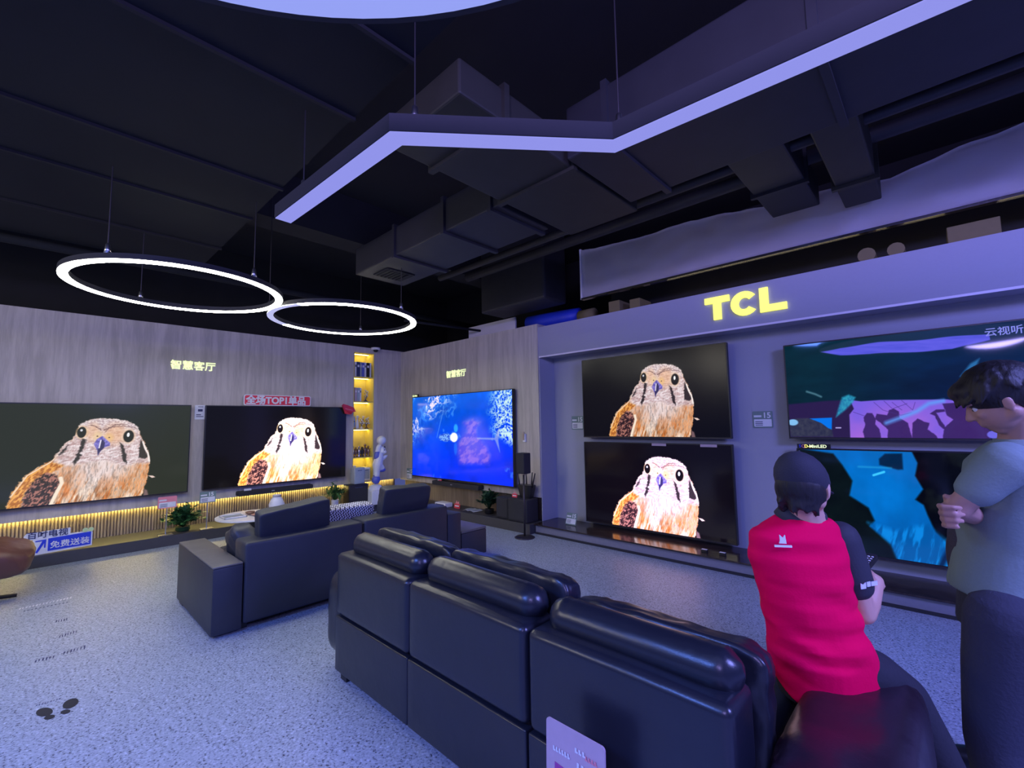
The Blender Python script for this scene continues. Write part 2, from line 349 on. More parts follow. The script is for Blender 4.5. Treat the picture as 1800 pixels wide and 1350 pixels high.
def kestrel():
    u, v, x, y = canvas(((5, 212), (1640, 8), (1715, 1115), (52, 1085)))
    I = np.zeros(x.shape+(3,))+.012
    wx = x+14*(fbm(x/18, y/18, 3)-.5)*2; wy = y+10*(fbm(x/20, y/20, 9)-.5)*2
    body = spoly(wx, wy, [(335, 1130), (345, 990), (375, 880), (420, 800), (480, 735), (545, 680), (575, 610), (612, 520), (655, 470), (685, 400), (683, 350), (705, 315), (760, 275), (840, 252), (940, 246), (1040, 262), (1110, 295), (1145, 335), (1168, 390), (1185, 450), (1212, 490), (1245, 560), (1275, 640), (1290, 740), (1288, 870), (1292, 930), (1272, 1000), (1255, 1130)], 9)
    st = fbm(x/16+y/60, y/70, 21, 4); st2 = fbm(x/8, y/34+x/90, 33, 4); st3 = fbm(x/60, y/110, 40, 3)
    base = mixc((196, 112, 48), (252, 226, 208), ss(.34, .66, st*.55+st3*.55))
    base = base*(.62+.62*st2[..., None])
    # chest orange flanks, pale centre
    w_or = ss(.45, .9, sell(x, y, 1200, 860, 190, 260, 1.2))*.6+ss(.4, .9, sell(x, y, 1010, 1010, 130, 200, 1.1))*.5+ss(.4, .9, sell(x, y, 640, 850, 150, 260, 1.2))*.6
    base = lay(base, np.clip(w_or, 0, .8)*(.35+.65*ss(.35, .6, st2)), (222, 128, 60))
    base = base*(.86+.28*fbm(x/5+y/26, y/30-x/80, 57, 3)[..., None])
    base = lay(base, sell(x, y, 900, 740, 250, 190, 1.)*.8, (244, 224, 226)); base = base*(1-.22*(ss(.5, .7, fbm(x/9, y/40, 50))*sell(x, y, 900, 800, 300, 300, 1))[..., None])
    I = lay(I, body, base)
    # wing
    wing = spoly(wx, wy, [(410, 1130), (425, 970), (465, 850), (530, 792), (590, 825), (625, 900), (610, 1000), (585, 1130)], 16)
    gold = spoly(wx, wy, [(335, 1130), (345, 990), (375, 880), (425, 800), (500, 725), (560, 700), (640, 730), (560, 790), (470, 850), (425, 970), (405, 1130)], 14)
    I = lay(I, gold*body*.85, mixc((170, 88, 20), (255, 176, 76), ss(.35, .65, fbm(x/12+y/30, y/22, 60))))
    I = lay(I, wing*body, mixc((44, 24, 28), (176, 116, 104), ss(.42, .66, fbm(x/11+y/22, y/20-x/40, 63))))
    I = lay(I, sline(x, y, [(578, 1120), (605, 1000), (632, 900), (620, 850)], 13, 8)*body, (255, 236, 214))
    I = lay(I, sline(x, y, [(350, 990), (420, 812), (540, 700), (600, 600), (655, 500)], 5, 6)*body, (255, 222, 190))
    # head
    head = spoly(wx, wy, [(560, 690), (575, 610), (612, 520), (655, 470), (683, 350), (760, 275), (940, 246), (1110, 295), (1168, 390), (1212, 490), (1275, 640), (1290, 740), (1150, 740), (1080, 760), (900, 690), (740, 720), (640, 740)], 40)
    hc = mixc((190, 156, 160), (248, 234, 240), ss(.2, .75, fbm(x/26+y/30, y/12, 70)))
    hc = hc*(.80+.36*fbm(x/6+y/40, y/16+x/60, 78, 3)[..., None])
    I = lay(I, head*body*.9, hc)
    I = lay(I, sline(wx, wy, [(700, 330), (760, 282), (840, 260), (940, 252), (1040, 268), (1110, 300), (1150, 345)], 14, 26)*body*.7, (246, 238, 240))
    I = lay(I, spoly(wx, wy, [(700, 318), (760, 275), (840, 252), (940, 246), (1040, 262), (1110, 295), (1142, 330), (1040, 318), (930, 330), (870, 370), (800, 335), (730, 330)], 26)*.75, mixc((176, 148, 156), (246, 232, 232), ss(.3, .7, fbm(x/12, y/9, 75))))
    I = lay(I, sell(x, y, 960, 410, 90, 110, .8)*.55, (240, 178, 130)); I = lay(I, sell(x, y, 790, 400, 50, 90, .8)*.55, (240, 184, 140))
    for P in ([(870, 372), (930, 335), (1010, 320), (1100, 328), (1140, 345)], [(880, 395), (905, 340), (960, 310), (1040, 300)], [(850, 380), (820, 350), (770, 330)]):
        I = lay(I, sline(wx, wy, P, 3.5, 6)*.75, (92, 58, 62))
    for P in ([(716, 470), (748, 478), (742, 570), (716, 620), (735, 640), (700, 730), (684, 700), (700, 620), (716, 560)], [(1004, 500), (1030, 520), (1058, 590), (1078, 660), (1086, 742), (1050, 700), (1036, 640), (1028, 590)], [(1178, 462), (1206, 500), (1240, 590), (1270, 668), (1238, 684), (1186, 668), (1178, 560)], [(640, 530), (618, 600), (585, 640), (605, 580)]):
        I = lay(I, spoly(wx, wy, P, 12)*.93, (34, 26, 30))
    I = lay(I, sline(x, y, [(1203, 490), (1228, 560), (1262, 620), (1284, 715)], 8, 6), (252, 240, 236))
    # cere, beak
    I = lay(I, sell(x, y, 832, 440, 34, 48, .9)*.75, (240, 206, 160)); I = lay(I, sell(x, y, 914, 452, 34, 44, .9)*.75, (244, 196, 132))
    for q in ((826, 440), (916, 450)): I = lay(I, sell(x, y, *q, 7, 7, .5), (110, 84, 60))
    I = lay(I, spoly(x, y, [(808, 522), (826, 470), (862, 436), (888, 462), (928, 506), (930, 536), (890, 556), (868, 585), (850, 640), (842, 590), (824, 556)], 8), mixc((96, 84, 170), (150, 140, 226), ss(.3, .7, fbm(x/20, y/20, 80))))
    I = lay(I, spoly(x, y, [(866, 470), (890, 505), (888, 560), (862, 600), (850, 640), (842, 592), (850, 540)], 8)*.85, (40, 34, 78))
    I = lay(I, sline(x, y, [(856, 482), (851, 560)], 5, 5), (245, 240, 255))
    # eyes
    I = lay(I, sell(x, y, 714, 405, 44, 68, .25)*.6, (236, 196, 150)); I = lay(I, sell(x, y, 1071, 430, 60, 84, .3)*.7, (250, 222, 196)); I = lay(I, sell(x, y, 1071, 430, 49, 71, .2)*.6, (120, 86, 70))
    I = lay(I, sell(x, y, 712, 406, 31, 55, .14), (14, 10, 12)); I = lay(I, sell(x, y, 1071, 430, 43, 66, .1), (14, 10, 12))
    I = lay(I, sell(x, y, 708, 386, 9, 12, .4), (225, 225, 235)); I = lay(I, sell(x, y, 1066, 414, 12, 24, .3), (252, 252, 255))
    # stray feathers
    I = lay(I, spoly(x, y, [(1290, 880), (1335, 885), (1362, 905), (1330, 912)], 5), (238, 210, 200)); I = lay(I, spoly(x, y, [(1270, 1030), (1300, 1050), (1318, 1110), (1270, 1130)], 14), (120, 92, 96))
    g = np.exp(-((x-900)/560.)**2-((y-760)/420.)**2)[..., None]*np.array([.05, .02, .03])
    return lin(I)+lin(g)*.5
def ocean():
    u, v, x, y = canvas(((497, 785), (1460, 715), (1465, 1640), (497, 1560)))
    t = ss(0, 1, v*.8+u*.25)
    I = mixc((0, 92, 216), (0, 42, 240), t)
    I = I*(.85+.3*fbm(u*9, v*5, 4)[..., None])
    a_ = fbm(u*7, v*5, 2); b_ = fbm(u*7, v*5, 8); rid = 1-np.abs(fbm(u*24+4*a_, v*15+4*b_, 5, 5)-.5)*2; r2 = 1-np.abs(fbm(u*46+3*b_, v*30+3*a_, 25, 4)-.5)*2
    foam = np.clip(ss(.80, .96, rid)+ss(.84, .97, r2)*.8, 0, 1)*ss(.66, .34, u*1.05+v*.9)*ss(.36, .50, fbm(u*7-v*3, v*6+u*4, 12))
    I = lay(I, foam, mixc((120, 170, 236), (232, 216, 240), ss(.8, .97, rid)))
    foam2 = np.clip(ss(.80, .95, r2)+ss(.5, .62, fbm(u*70, v*50, 15, 3))*.8, 0, 1)*ss(.82, .95, u+.09*fbm(v*9, u*3, 7)-.3*np.clip(v-.45, 0, 1)*4)
    I = lay(I, foam2, (196, 228, 232))
    for _ in range(1):
        I = lay(I, sline(u*16, v*9, [(6.1, .2), (5.7, 1.8), (4.6, 4.6)], .05, .12)*.5, (150, 190, 250)); I = lay(I, ss(.78, .9, 1-np.abs(fbm(u*26, v*9, 44)-.5)*2)*ss(.62, .7, fbm(u*7, v*6, 46))*.4, (110, 180, 255))
    U, V = x, y
    I = lay(I, spoly(U+20*(fbm(x/40, y/40, 6)-.5), V, [(1000, 1030), (1090, 995), (1165, 1030), (1130, 1090), (1140, 1160), (1210, 1250), (1260, 1350), (1245, 1440), (960, 1440), (945, 1240), (1030, 1120)], 40)*.62, mixc((92, 60, 220), (196, 120, 220), ss(.3, .7, fbm(x/30+y/60, y/40, 8))))  # lavender patch paints a reflection from the room into the sea
    I = lay(I, spoly(U, V, [(1130, 1180), (1300, 1180), (1345, 1060), (1330, 1200), (1345, 1320), (1300, 1200), (1130, 1195)], 12)*.75, (150, 160, 226))
    I = lay(I, sell(U, V, 830, 1182, 72, 40, .3), mixc((20, 60, 200), (120, 170, 240), ss(.4, .6, fbm(x/9, y/9, 11))))
    I = lay(I, sell(U, V, 910, 1180, 36, 46, .25), (252, 246, 240)); I = lay(I, sell(U, V, 928, 1090, 20, 40, .5)*.7, (60, 190, 250)); I = lay(I, sell(U, V, 925, 1290, 16, 60, .5)*.6, (30, 120, 250))
    return lin(I)
def reef_reflections():                                        # dark teal sea scene; violet lens, window and onlookers are painted-in room reflections
    u, v, x, y = canvas(((5, 205), (1840, -5), (1900, 925), (28, 908)))
    I = mixc((2, 34, 46), (4, 26, 66), ss(.1, .8, u)); I = I*(.75+.5*fbm(u*7, v*10, 3)[..., None])
    I = lay(I, ss(.55, .05, v)*.25, (6, 60, 74))
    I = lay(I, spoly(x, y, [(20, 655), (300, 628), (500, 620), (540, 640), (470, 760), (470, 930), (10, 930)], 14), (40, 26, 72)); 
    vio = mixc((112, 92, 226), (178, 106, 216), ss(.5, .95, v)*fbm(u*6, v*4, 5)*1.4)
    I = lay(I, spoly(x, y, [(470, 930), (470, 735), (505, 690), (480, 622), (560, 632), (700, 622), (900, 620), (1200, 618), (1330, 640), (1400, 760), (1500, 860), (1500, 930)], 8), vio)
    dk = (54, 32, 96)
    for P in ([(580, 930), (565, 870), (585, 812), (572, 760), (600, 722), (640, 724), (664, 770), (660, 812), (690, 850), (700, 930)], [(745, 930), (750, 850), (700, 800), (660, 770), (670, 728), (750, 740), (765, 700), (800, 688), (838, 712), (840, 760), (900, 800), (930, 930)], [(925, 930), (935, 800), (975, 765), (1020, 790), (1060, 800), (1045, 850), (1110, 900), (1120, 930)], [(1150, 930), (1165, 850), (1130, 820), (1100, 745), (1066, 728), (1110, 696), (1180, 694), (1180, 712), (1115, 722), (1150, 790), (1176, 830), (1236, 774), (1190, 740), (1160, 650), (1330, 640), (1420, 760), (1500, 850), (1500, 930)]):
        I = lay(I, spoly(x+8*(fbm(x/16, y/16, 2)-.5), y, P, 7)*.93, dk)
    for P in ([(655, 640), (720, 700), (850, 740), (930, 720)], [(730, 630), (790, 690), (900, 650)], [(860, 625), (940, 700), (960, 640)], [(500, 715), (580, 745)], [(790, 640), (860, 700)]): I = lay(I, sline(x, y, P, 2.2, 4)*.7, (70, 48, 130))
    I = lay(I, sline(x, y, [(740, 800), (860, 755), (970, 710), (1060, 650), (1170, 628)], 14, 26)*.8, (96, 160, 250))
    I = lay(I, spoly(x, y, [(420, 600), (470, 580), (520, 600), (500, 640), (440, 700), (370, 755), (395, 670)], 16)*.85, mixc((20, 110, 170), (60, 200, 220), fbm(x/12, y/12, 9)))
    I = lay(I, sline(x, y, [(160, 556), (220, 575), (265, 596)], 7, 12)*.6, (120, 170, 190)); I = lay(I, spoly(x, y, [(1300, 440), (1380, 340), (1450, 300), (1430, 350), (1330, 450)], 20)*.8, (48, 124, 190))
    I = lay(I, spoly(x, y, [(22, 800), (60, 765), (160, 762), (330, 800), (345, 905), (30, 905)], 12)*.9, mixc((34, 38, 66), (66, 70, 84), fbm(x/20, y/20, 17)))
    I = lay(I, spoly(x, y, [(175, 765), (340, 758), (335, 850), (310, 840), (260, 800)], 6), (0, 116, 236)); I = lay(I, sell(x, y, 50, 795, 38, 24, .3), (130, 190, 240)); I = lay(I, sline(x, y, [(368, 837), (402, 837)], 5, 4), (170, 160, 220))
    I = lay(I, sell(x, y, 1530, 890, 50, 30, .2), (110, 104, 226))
    I = lay(I, spoly(x, y+6*np.sin(x/90), [(275, 248), (420, 212), (700, 178), (1000, 152), (1300, 130), (1530, 106), (1535, 150), (1420, 185), (1250, 232), (950, 246), (640, 268), (420, 268)], 7), mixc((70, 74, 208), (102, 96, 232), fbm(x/160, y/14, 31)))  # reflection of the round lamp, painted into the picture
    return lin(I)
def silhouettes():                                 # two dark figures before bright blue water
    u, v, x, y = canvas(((400, 25), (1960, 95), (1800, 740), (480, 610)))
    I = mixc((0, 92, 176), (0, 116, 206), fbm(u*5, v*4, 2)); I = I*(.9+.2*fbm(u*14, v*3, 7)[..., None])
    I = lay(I, spoly(x, y, [(300, 0), (640, 60), (700, 140), (760, 240), (740, 330), (850, 400), (880, 470), (850, 500), (960, 590), (1000, 700), (300, 760)], 14), mixc((2, 8, 10), (8, 22, 22), fbm(x/90, y/90, 4)))
    I = lay(I, spoly(x, y, [(1130, 40), (1160, 130), (1135, 210), (1170, 290), (1118, 350), (1160, 380), (1172, 430), (1200, 520), (1260, 590), (1340, 620), (1372, 780), (2000, 780), (2000, 40)], 12), mixc((2, 4, 8), (16, 22, 24), ss(.5, .8, fbm(x/120, y/120, 9))))
    I = lay(I, spoly(x, y, [(930, 100), (970, 66), (1075, 66), (1070, 170), (1040, 172), (930, 140)], 12)*.9, (0, 26, 56)); I = lay(I, sline(x, y, [(890, 205), (955, 185)], 7, 6), (60, 200, 255)); I = lay(I, sline(x, y, [(800, 150), (1000, 160)], 4, 14)*.5, (60, 190, 240))
    bot = spoly(x, y, [(840, 480), (1000, 520), (1160, 480), (1280, 585), (1335, 620), (1350, 760), (1000, 700), (960, 590)], 30)
    I = lay(I, bot*.8, mixc((0, 84, 160), (10, 140, 232), ss(.4, .65, fbm(x/22+y/60, y/90, 14)))); 
    for P in ([(1190, 700), (1270, 590)], [(1240, 720), (1310, 610)]): I = lay(I, sline(x, y, P, 14, 18)*.85, (0, 20, 60))
    I = lay(I, sline(x, y, [(1325, 610), (1345, 730)], 6, 8), (60, 180, 230))
    return lin(I)
PICS = {}
def screen_mesh(pic, mx, w_, h_):
    """fine grid w x h in local xy with the picture as a colour attribute"""
    if pic.__name__ not in PICS: PICS[pic.__name__] = pic()
    I = PICS[pic.__name__]; gh, gw = I.shape[:2]
    X, Yv = np.meshgrid(np.linspace(0, w_, gw), np.linspace(h_, 0, gh)); P = np.stack([X, Yv, np.zeros_like(X), np.ones_like(X)], -1).reshape(-1, 4)
    m = np.array(mx); W_ = (P @ m.T)[:, :3]
    me = bpy.data.meshes.new('screen'); idx = np.arange(gh*gw).reshape(gh, gw)
    q = np.stack([idx[1:, :-1], idx[1:, 1:], idx[:-1, 1:], idx[:-1, :-1]], -1).reshape(-1, 4)
    me.vertices.add(len(W_)); me.vertices.foreach_set('co', W_.ravel()); me.loops.add(q.size); me.loops.foreach_set('vertex_index', q.ravel())
    me.polygons.add(len(q)); me.polygons.foreach_set('loop_start', np.arange(0, q.size, 4)); me.polygons.foreach_set('loop_total', np.full(len(q), 4)); me.update(calc_edges=True)
    a = me.color_attributes.new('picture', 'FLOAT_COLOR', 'POINT'); c = np.concatenate([I.reshape(-1, 3), np.ones((gw*gh, 1))], 1).astype(np.float32); a.data.foreach_set('color', c.ravel())
    return me
# ================================================================ the room
XL, YB, YP, ZP = -7.7, 4.93, 4.74, .13          # left wall, back wall, back platform front, platform top
bm = B(); box(bm, -8.4, 3.2, -5, 6.6, -.05, 0); struct('floor', bm, M['floor'])
bm = B(); box(bm, -8.4, 3.2, -5, 6.6, 4.3, 4.4); struct('ceiling', bm, M['ceil'])
bm = B(); box(bm, -8.3, XL, -5, 3.945, .47, 2.94); box(bm, -8.3, XL, 4.35, 5.4, .47, 2.94); box(bm, -8.3, XL, 3.945, 4.35, 2.84, 2.94); box(bm, -8.3, XL, 3.945, 4.35, .47, .49)
struct('wall_left', bm, M['wood'])
bm = B(); box(bm, -8.3, -8.1, -5, 6.6, 2.94, 4.3); struct('wall_left_upper', bm, M['ceil'])
# fluted recess under the oak wall
bm = B(); box(bm, -8.1, -7.90, -5, 4.93, .13, .47)
y = -2.2
while y < 4.9: box(bm, -7.90, -7.872, y, y+.017, .13, .47); y += .032
struct('wall_left_recess', bm, M['slat'])
bm = B(); box(bm, XL, -4.165, YB, 5.3, .45, 2.92); struct('wall_back', bm, M['wood'])
bm = B(); box(bm, XL, -4.165, 5.04, 5.3, .13, .45); struct('wall_back_recess', bm, M['wood2'])
bm = B(); box(bm, -8.3, 3.2, 6.4, 6.6, 0, 4.3); struct('wall_back_upper', bm, M['ceil'])
bm = B(); box(bm, -7.9, -7.31, -5, 5.0, 0, ZP, .004, 1); struct('trim_1', bm, M['plat'])
bm = B(); box(bm, -7.31, -4.14, 4.66, 5.04, 0, ZP, .004, 1); struct('trim_2', bm, M['plat'])
# grey portal with its recess
bm = B(); box(bm, -4.165, 3.0, 4.95, 5.6, 2.44, 2.87); box(bm, -4.165, -4.15, 4.95, 5.6, ZP, 2.44); box(bm, -4.165, 3.0, 5.28, 5.6, ZP, 2.44)
struct('wall_back_portal', bm, M['tclwall'])
bm = B(); box(bm, -4.155, 3.0, 4.944, 4.956, 2.425, 2.445); struct('trim_3', bm, M['sheet'])
bm = B(); box(bm, -4.13, 3.0, YP+.03, 5.3, .0, .115); struct('trim_4', bm, M['platf'])
bm = B(); box(bm, -4.14, 3.0, YP, 5.28, .115, ZP, .002, 1); struct('trim_5', bm, M['platt'])
bm = B(); box(bm, -4.12, 3.0, YP+.005, YP+.03, 0, .022); struct('baseboard_back', bm, M['matte'])
# led strips
bm = B(); box(bm, -7.86, -7.835, -4.5, 4.86, .461, .469); o = obj('led_strip', bm, M['ledw']); tag(o, 'yellow LED strip under the left oak wall lighting the fluted recess', 'light strip')
# ---------------------------------------------------------------- ceiling services
bm = B(); box(bm, -6.4, -1.05, -4.2, 1.28, 3.42, 3.6)
o = tag(obj('soffit', bm, M['panel']), 'wide black soffit of jointed boards hung over the left half of the ceiling', 'ceiling soffit')
for x in (-5.5, -4.5, -3.75, -2.55, -1.9):
    bm = B(); box(bm, x-.012, x+.012, -4.2, 1.29, 3.40, 3.425); obj('joint_strip', bm, M['ceil'], o)
def duct(x0, x1, y0, y1, z0, z1, m, label, flanges=(), ax='x', grille=None):
    t = thing('air_duct', ((x0+x1)/2, (y0+y1)/2, z0), label, 'duct', 'black air ducts under the ceiling')
    bm = B(); box(bm, x0, x1, y0, y1, z0, z1, .012, 2); obj('duct_body', bm, M[m], t)
    for f in flanges:
        bm = B()
        if ax == 'x': box(bm, f-.02, f+.02, y0-.025, y1+.025, z0-.025, z1+.02)
        else: box(bm, x0-.025, x1+.025, f-.02, f+.02, z0-.025, z1+.02)
        obj('flange', bm, M[m], t)
    if grille:
        bm = B(); a, b_, c, d = grille; box(bm, a, b_, c, d, z0-.012, z0-.002)
        for k in range(6): box(bm, a+.02, b_-.02, c+.03+k*(d-c-.06)/6, c+.04+k*(d-c-.06)/6, z0-.02, z0-.01)
        obj('grille', bm, M['ceil'], t)
    return t
duct(-4.72, -2.42, 2.42, 3.05, 3.2, 3.5, 'duct', 'black square duct with an intake grille, ending above the second ring lamp', (-3.9, -3.1, -2.5), 'x', (-4.55, -4.25, 2.55, 2.9))
duct(-2.36, -1.69, 1.42, 3.3, 3.20, 3.40, 'duct2', 'large olive-black duct crossing above the zigzag lamp toward the round lamp', (1.75, 2.4), 'y')
duct(-1.66, 3.0, 2.3, 3.13, 3.2, 3.55, 'duct', 'long flat black duct running right above the angled strip lamp', (-1.36, -.3, 1.0), 'x')
duct(-1.06, -.68, 3.13, 4.80, 3.42, 3.68, 'duct', 'branch duct, the left one of the pair reaching the wrapped panel', (4.2,), 'y')
duct(-.50, -.25, 3.13, 4.80, 3.32, 3.6, 'duct2', 'narrow branch duct right of its neighbour, reaching the wrapped panel', (4.3,), 'y')
bm = B(); box(bm, -5.0, -3.75, 4.6, 5.1, 3.16, 4.3, .03, 2); tag(obj('duct_box', bm, M['duct']), 'big black plenum box hanging above the corner of the oak back wall', 'duct')
bm = B(); tube(bm, [(-4.62, 5.28, 3.04), (-4.3, 5.3, 3.03), (-3.98, 5.32, 3.03), (-3.7, 5.34, 3.03)], [.12, .125, .12, .11], 16); tag(obj('flexible_duct', bm, M['blue'], smooth=True), 'flexible duct coloured with the blue light on it, lying on top of the oak wall corner', 'duct')  # blue light on the duct is put into its base colour
bm = B(); tube(bm, [(-3.66, 5.3, 2.98), (-3.42, 5.3, 2.98)], .10, 16); tag(obj('insulated_pipe', bm, M['cardb'], smooth=True), 'tan insulated pipe end beside the flexible duct', 'pipe')
bm = B(); box(bm, -6.1, -4.95, 5.31, 5.34, 2.9, 3.22); tag(obj('backing_sheet', bm, M['sheet']), 'pale sheet standing behind the top of the oak back wall', 'sheet')
def pipe(pts, r, label, m='duct'): bm = B(); tube(bm, pts, r, 10); return tag(obj('ceiling_pipe', bm, M[m], smooth=True), label, 'pipe')
pipe([(-6.45, -4, 3.36), (-6.45, 6.2, 3.36)], .045, 'long black conduit running along the left ceiling above the ring lamps', 'panel')
pipe([(-6.0, 3.9, 3.12), (-5.75, 5.6, 3.12)], .02, 'thin dark rail beside the right edge of the smaller ring lamp', 'panel')
pipe([(-4.9, 3.75, 3.5), (3.0, 3.75, 3.5)], .04, 'black pipe running beside the long flat duct', 'duct')
pipe([(-4.9, 4.25, 3.62), (3.0, 4.25, 3.62)], .06, 'thick black pipe nearest the wrapped panel', 'duct')
bm = B(); box(bm, -5.45, -5.1, -4, 6.3, 3.75, 4.3); tag(obj('ceiling_beam', bm, M['ceil']), 'black ceiling beam above the ring lamps', 'beam')
# wrapped panel above the portal, with chrome lower edge, and slot boxes standing in for a glossy band's reflections
t = thing('wrapped_panel', (-.2, 4.9, 3.1), 'pale plastic-wrapped panel hanging above the lit yellow letters', 'panel')
bm = B(); nx, nz_ = 90, 14; V_ = []
for j in range(nz_+1):
    row = []
    for i in range(nx+1):
        x = -3.34+i/nx*6.3; top = float(np.interp(x, [-3.34, -2.6, -1.6, -1.1, -.2, .58, 3], [3.76, 3.70, 3.68, 3.60, 3.52, 3.64, 3.72]))+.035*mnoise.noise(Vector((x*2.1, 5, 0)))+.015*mnoise.noise(Vector((x*6, 2, 0)))
        z = 3.12+(top-3.12)*j/nz_
        y = 4.9-.05*abs(mnoise.noise(Vector((x*1.9+z*2.4, z*1.6, 3))))-.03*mnoise.noise(Vector((x*4+z*3, z*5-x*2, 8)))
        row.append(bm.verts.new((x, y, z)))
    V_.append(row)
for j in range(nz_):
    for i in range(nx): bm.faces.new((V_[j][i], V_[j][i+1], V_[j+1][i+1], V_[j+1][i]))
g = bmesh.ops.solidify(bm, geom=bm.faces[:], thickness=.02)
obj('plastic_wrap', bm, M['sheet'], t, smooth=True)
bm = B(); box(bm, -3.35, 3.0, 4.87, 4.93, 3.095, 3.118); obj('lower_rail', bm, M['chrome'], t)
bm = B(); box(bm, -3.36, -3.335, 4.875, 4.94, 3.1, 3.78); obj('end_edge', bm, M['sheet'], t)
bm = B(); box(bm, -3.3, 3.0, 5.55, 5.6, 2.87, 3.3); struct('wall_back_slot', bm, M['ceil'])
for i, (x, w_, h_, lb) in enumerate([(-3.05, .16, .17, 'small box standing in for a reflection at the left end of the slot above the portal'), (-2.75, .14, .14, 'box standing in for a reflection, second from the left in the slot above the portal'), (-.40, .12, .13, 'pale rolled shape standing in for a reflection in the slot, right of the lit letters'), (-.2, .12, .12, 'pale rolled shape standing in for a reflection in the slot, next right of its twin'), (.12, .3, .16, 'wide olive box standing in for a reflection in the slot nearest the right')]):
    bm = B()
    if 'rolled' in lb: tube(bm, [(x, 5.02, 2.87+h_/2), (x, 5.35, 2.87+h_/2)], h_/2, 14); nm, mm_, ct = 'reflection_roll', 'cardb', 'roll'
    else: box(bm, x, x+w_, 5.05, 5.35, 2.87, 2.87+h_, .004, 1); nm, mm_, ct = 'reflection_box', 'cardb', 'box'
    tag(obj(nm, bm, M[mm_]), lb, ct, 'stand-ins for reflections in the slot above the portal')
bm = B(); box(bm, -2.4, .8, 5.40, 5.43, 2.872, 2.885); tag(obj('slot_lamp', bm, M['yarea']), 'warm strip lamp lying inside the slot above the portal', 'light strip')
# ---------------------------------------------------------------- lamps
def wire(p0, p1, parent):
    bm = B(); tube(bm, [p0, p1], .004, 6); obj('suspension_wire', bm, M['dark_metal'], parent)
    bm = B(); p0 = Vector(p0); lathe(bm, [(.006, .075), (.014, .065), (.018, .03), (.022, 0)], p0, 12); obj('wire_grip', bm, M['metal'], parent, smooth=True)
# big round lamp overhead
cx, cy, rz, rr = -.20, -.40, 2.8, 1.52
t = thing('round_pendant_lamp', (cx, cy, rz), 'huge round flat lamp glowing periwinkle at the top edge of the view', 'ceiling lamp')
bm = B(); lathe(bm, [(0, 0), (rr-.02, 0), (rr-.02, .006), (0, .006)], (cx, cy, rz), 96); obj('diffuser', bm, M['disc'], t)
bm = B(); lathe(bm, [(0, .007), (rr, -.004), (rr, .09), (rr-.02, .10), (0, .10)], (cx, cy, rz+.004), 96); obj('housing', bm, M['matte'], t)
for a in (0, 80, 310): wire((cx+1.2*math.cos(math.radians(a)), cy+1.2*math.sin(math.radians(a)), rz+.1), (cx+1.2*math.cos(math.radians(a)), cy+1.2*math.sin(math.radians(a)), 4.3), t)
# zigzag strip lamp
zp = [(-2.945, 1.02), (-1.72, 1.07), (-1.045, 1.83), (.10, 1.91), (1.6, 2.02)]; zz = 2.8; hw = .047
t = thing('zigzag_strip_lamp', (-1.4, 1.4, zz), 'black zigzag pendant lamp with a pale violet strip, crossing above the sofas', 'ceiling lamp')
def mitre(pts, off):
    out = []
    for i, p in enumerate(pts):
        p = Vector(p); ds = []
        if i: ds.append((p-Vector(pts[i-1])).normalized())
        if i < len(pts)-1: ds.append((Vector(pts[i+1])-p).normalized())
        n = sum([Vector((-d.y, d.x)) for d in ds], Vector((0, 0))).normalized(); k = 1/max(.3, n.dot(Vector((-ds[0].y, ds[0].x)))); out.append(p+n*off*k)
    return out
def ribbon(off, z0, z1):
    bm = B(); L_, R_ = mitre(zp, off), mitre(zp, -off); rows = []
    for a, b_ in zip(L_, R_): rows.append([bm.verts.new((a.x, a.y, z0)), bm.verts.new((b_.x, b_.y, z0)), bm.verts.new((b_.x, b_.y, z1)), bm.verts.new((a.x, a.y, z1))])
    for A, C in zip(rows, rows[1:]):
        for k in range(4): bm.faces.new((A[k], A[(k+1) % 4], C[(k+1) % 4], C[k]))
    bm.faces.new(rows[0]); bm.faces.new(rows[-1][::-1]); return bm
obj('housing', ribbon(hw+.006, zz+.004, zz+.085), M['matte'], t); obj('diffuser', ribbon(hw, zz-.002, zz+.003), M['zig'], t)
for p in ((-1.66, 1.13), (-1.02, 1.84), (-2.66, 1.03), (.9, 1.97)): wire((p[0], p[1], zz+.085), (p[0], p[1], 3.40 if p[1] < 1.28 else 3.2 if p[0] > 0 else 4.3), t)
# ring lamps
def ring(cx, cy, r, z, label, wires, dim=None):
    t = thing('ring_pendant_lamp', (cx, cy, z), label, 'ceiling lamp', 'pair of ring pendant lamps')
    def tor(r0, r1, z0, z1, m, nm, a0=0, a1=360):
        bm = B(); n = 96; full = a1-a0 == 360; rows = []
        for k in range(n if full else n//3+1):
            a = math.radians(a0+(a1-a0)*k/(n if full else n//3)); c, s = math.cos(a), math.sin(a)
            rows.append([bm.verts.new((cx+c*q, cy+s*q, zz_)) for q, zz_ in ((r0, z0), (r1, z0), (r1, z1), (r0, z1))])
        for i in range(len(rows) if full else len(rows)-1):
            A, C = rows[i], rows[(i+1) % len(rows)]
            for k in range(4): bm.faces.new((A[k], A[(k+1) % 4], C[(k+1) % 4], C[k]))
        if not full: bm.faces.new(rows[0]); bm.faces.new(rows[-1][::-1])
        obj(nm, bm, M[m], t)
    if dim: tor(r-.045, r+.015, z, z+.008, 'ring', 'diffuser', dim[1], dim[0]+360); tor(r-.045, r+.015, z, z+.008, 'ringdim', 'dim_glow_section', dim[0], dim[1])
    else: tor(r-.045, r+.015, z, z+.008, 'ring', 'diffuser')
    tor(r-.047, r+.017, z+.009, z+.05, 'matte', 'housing')
    for a in wires: a = math.radians(a); wire((cx+r*math.cos(a), cy+r*math.sin(a), z+.05), (cx+r*math.cos(a), cy+r*math.sin(a), 3.40 if cy < 1 else 3.2 if a < .5 else 4.3), t)
    return t
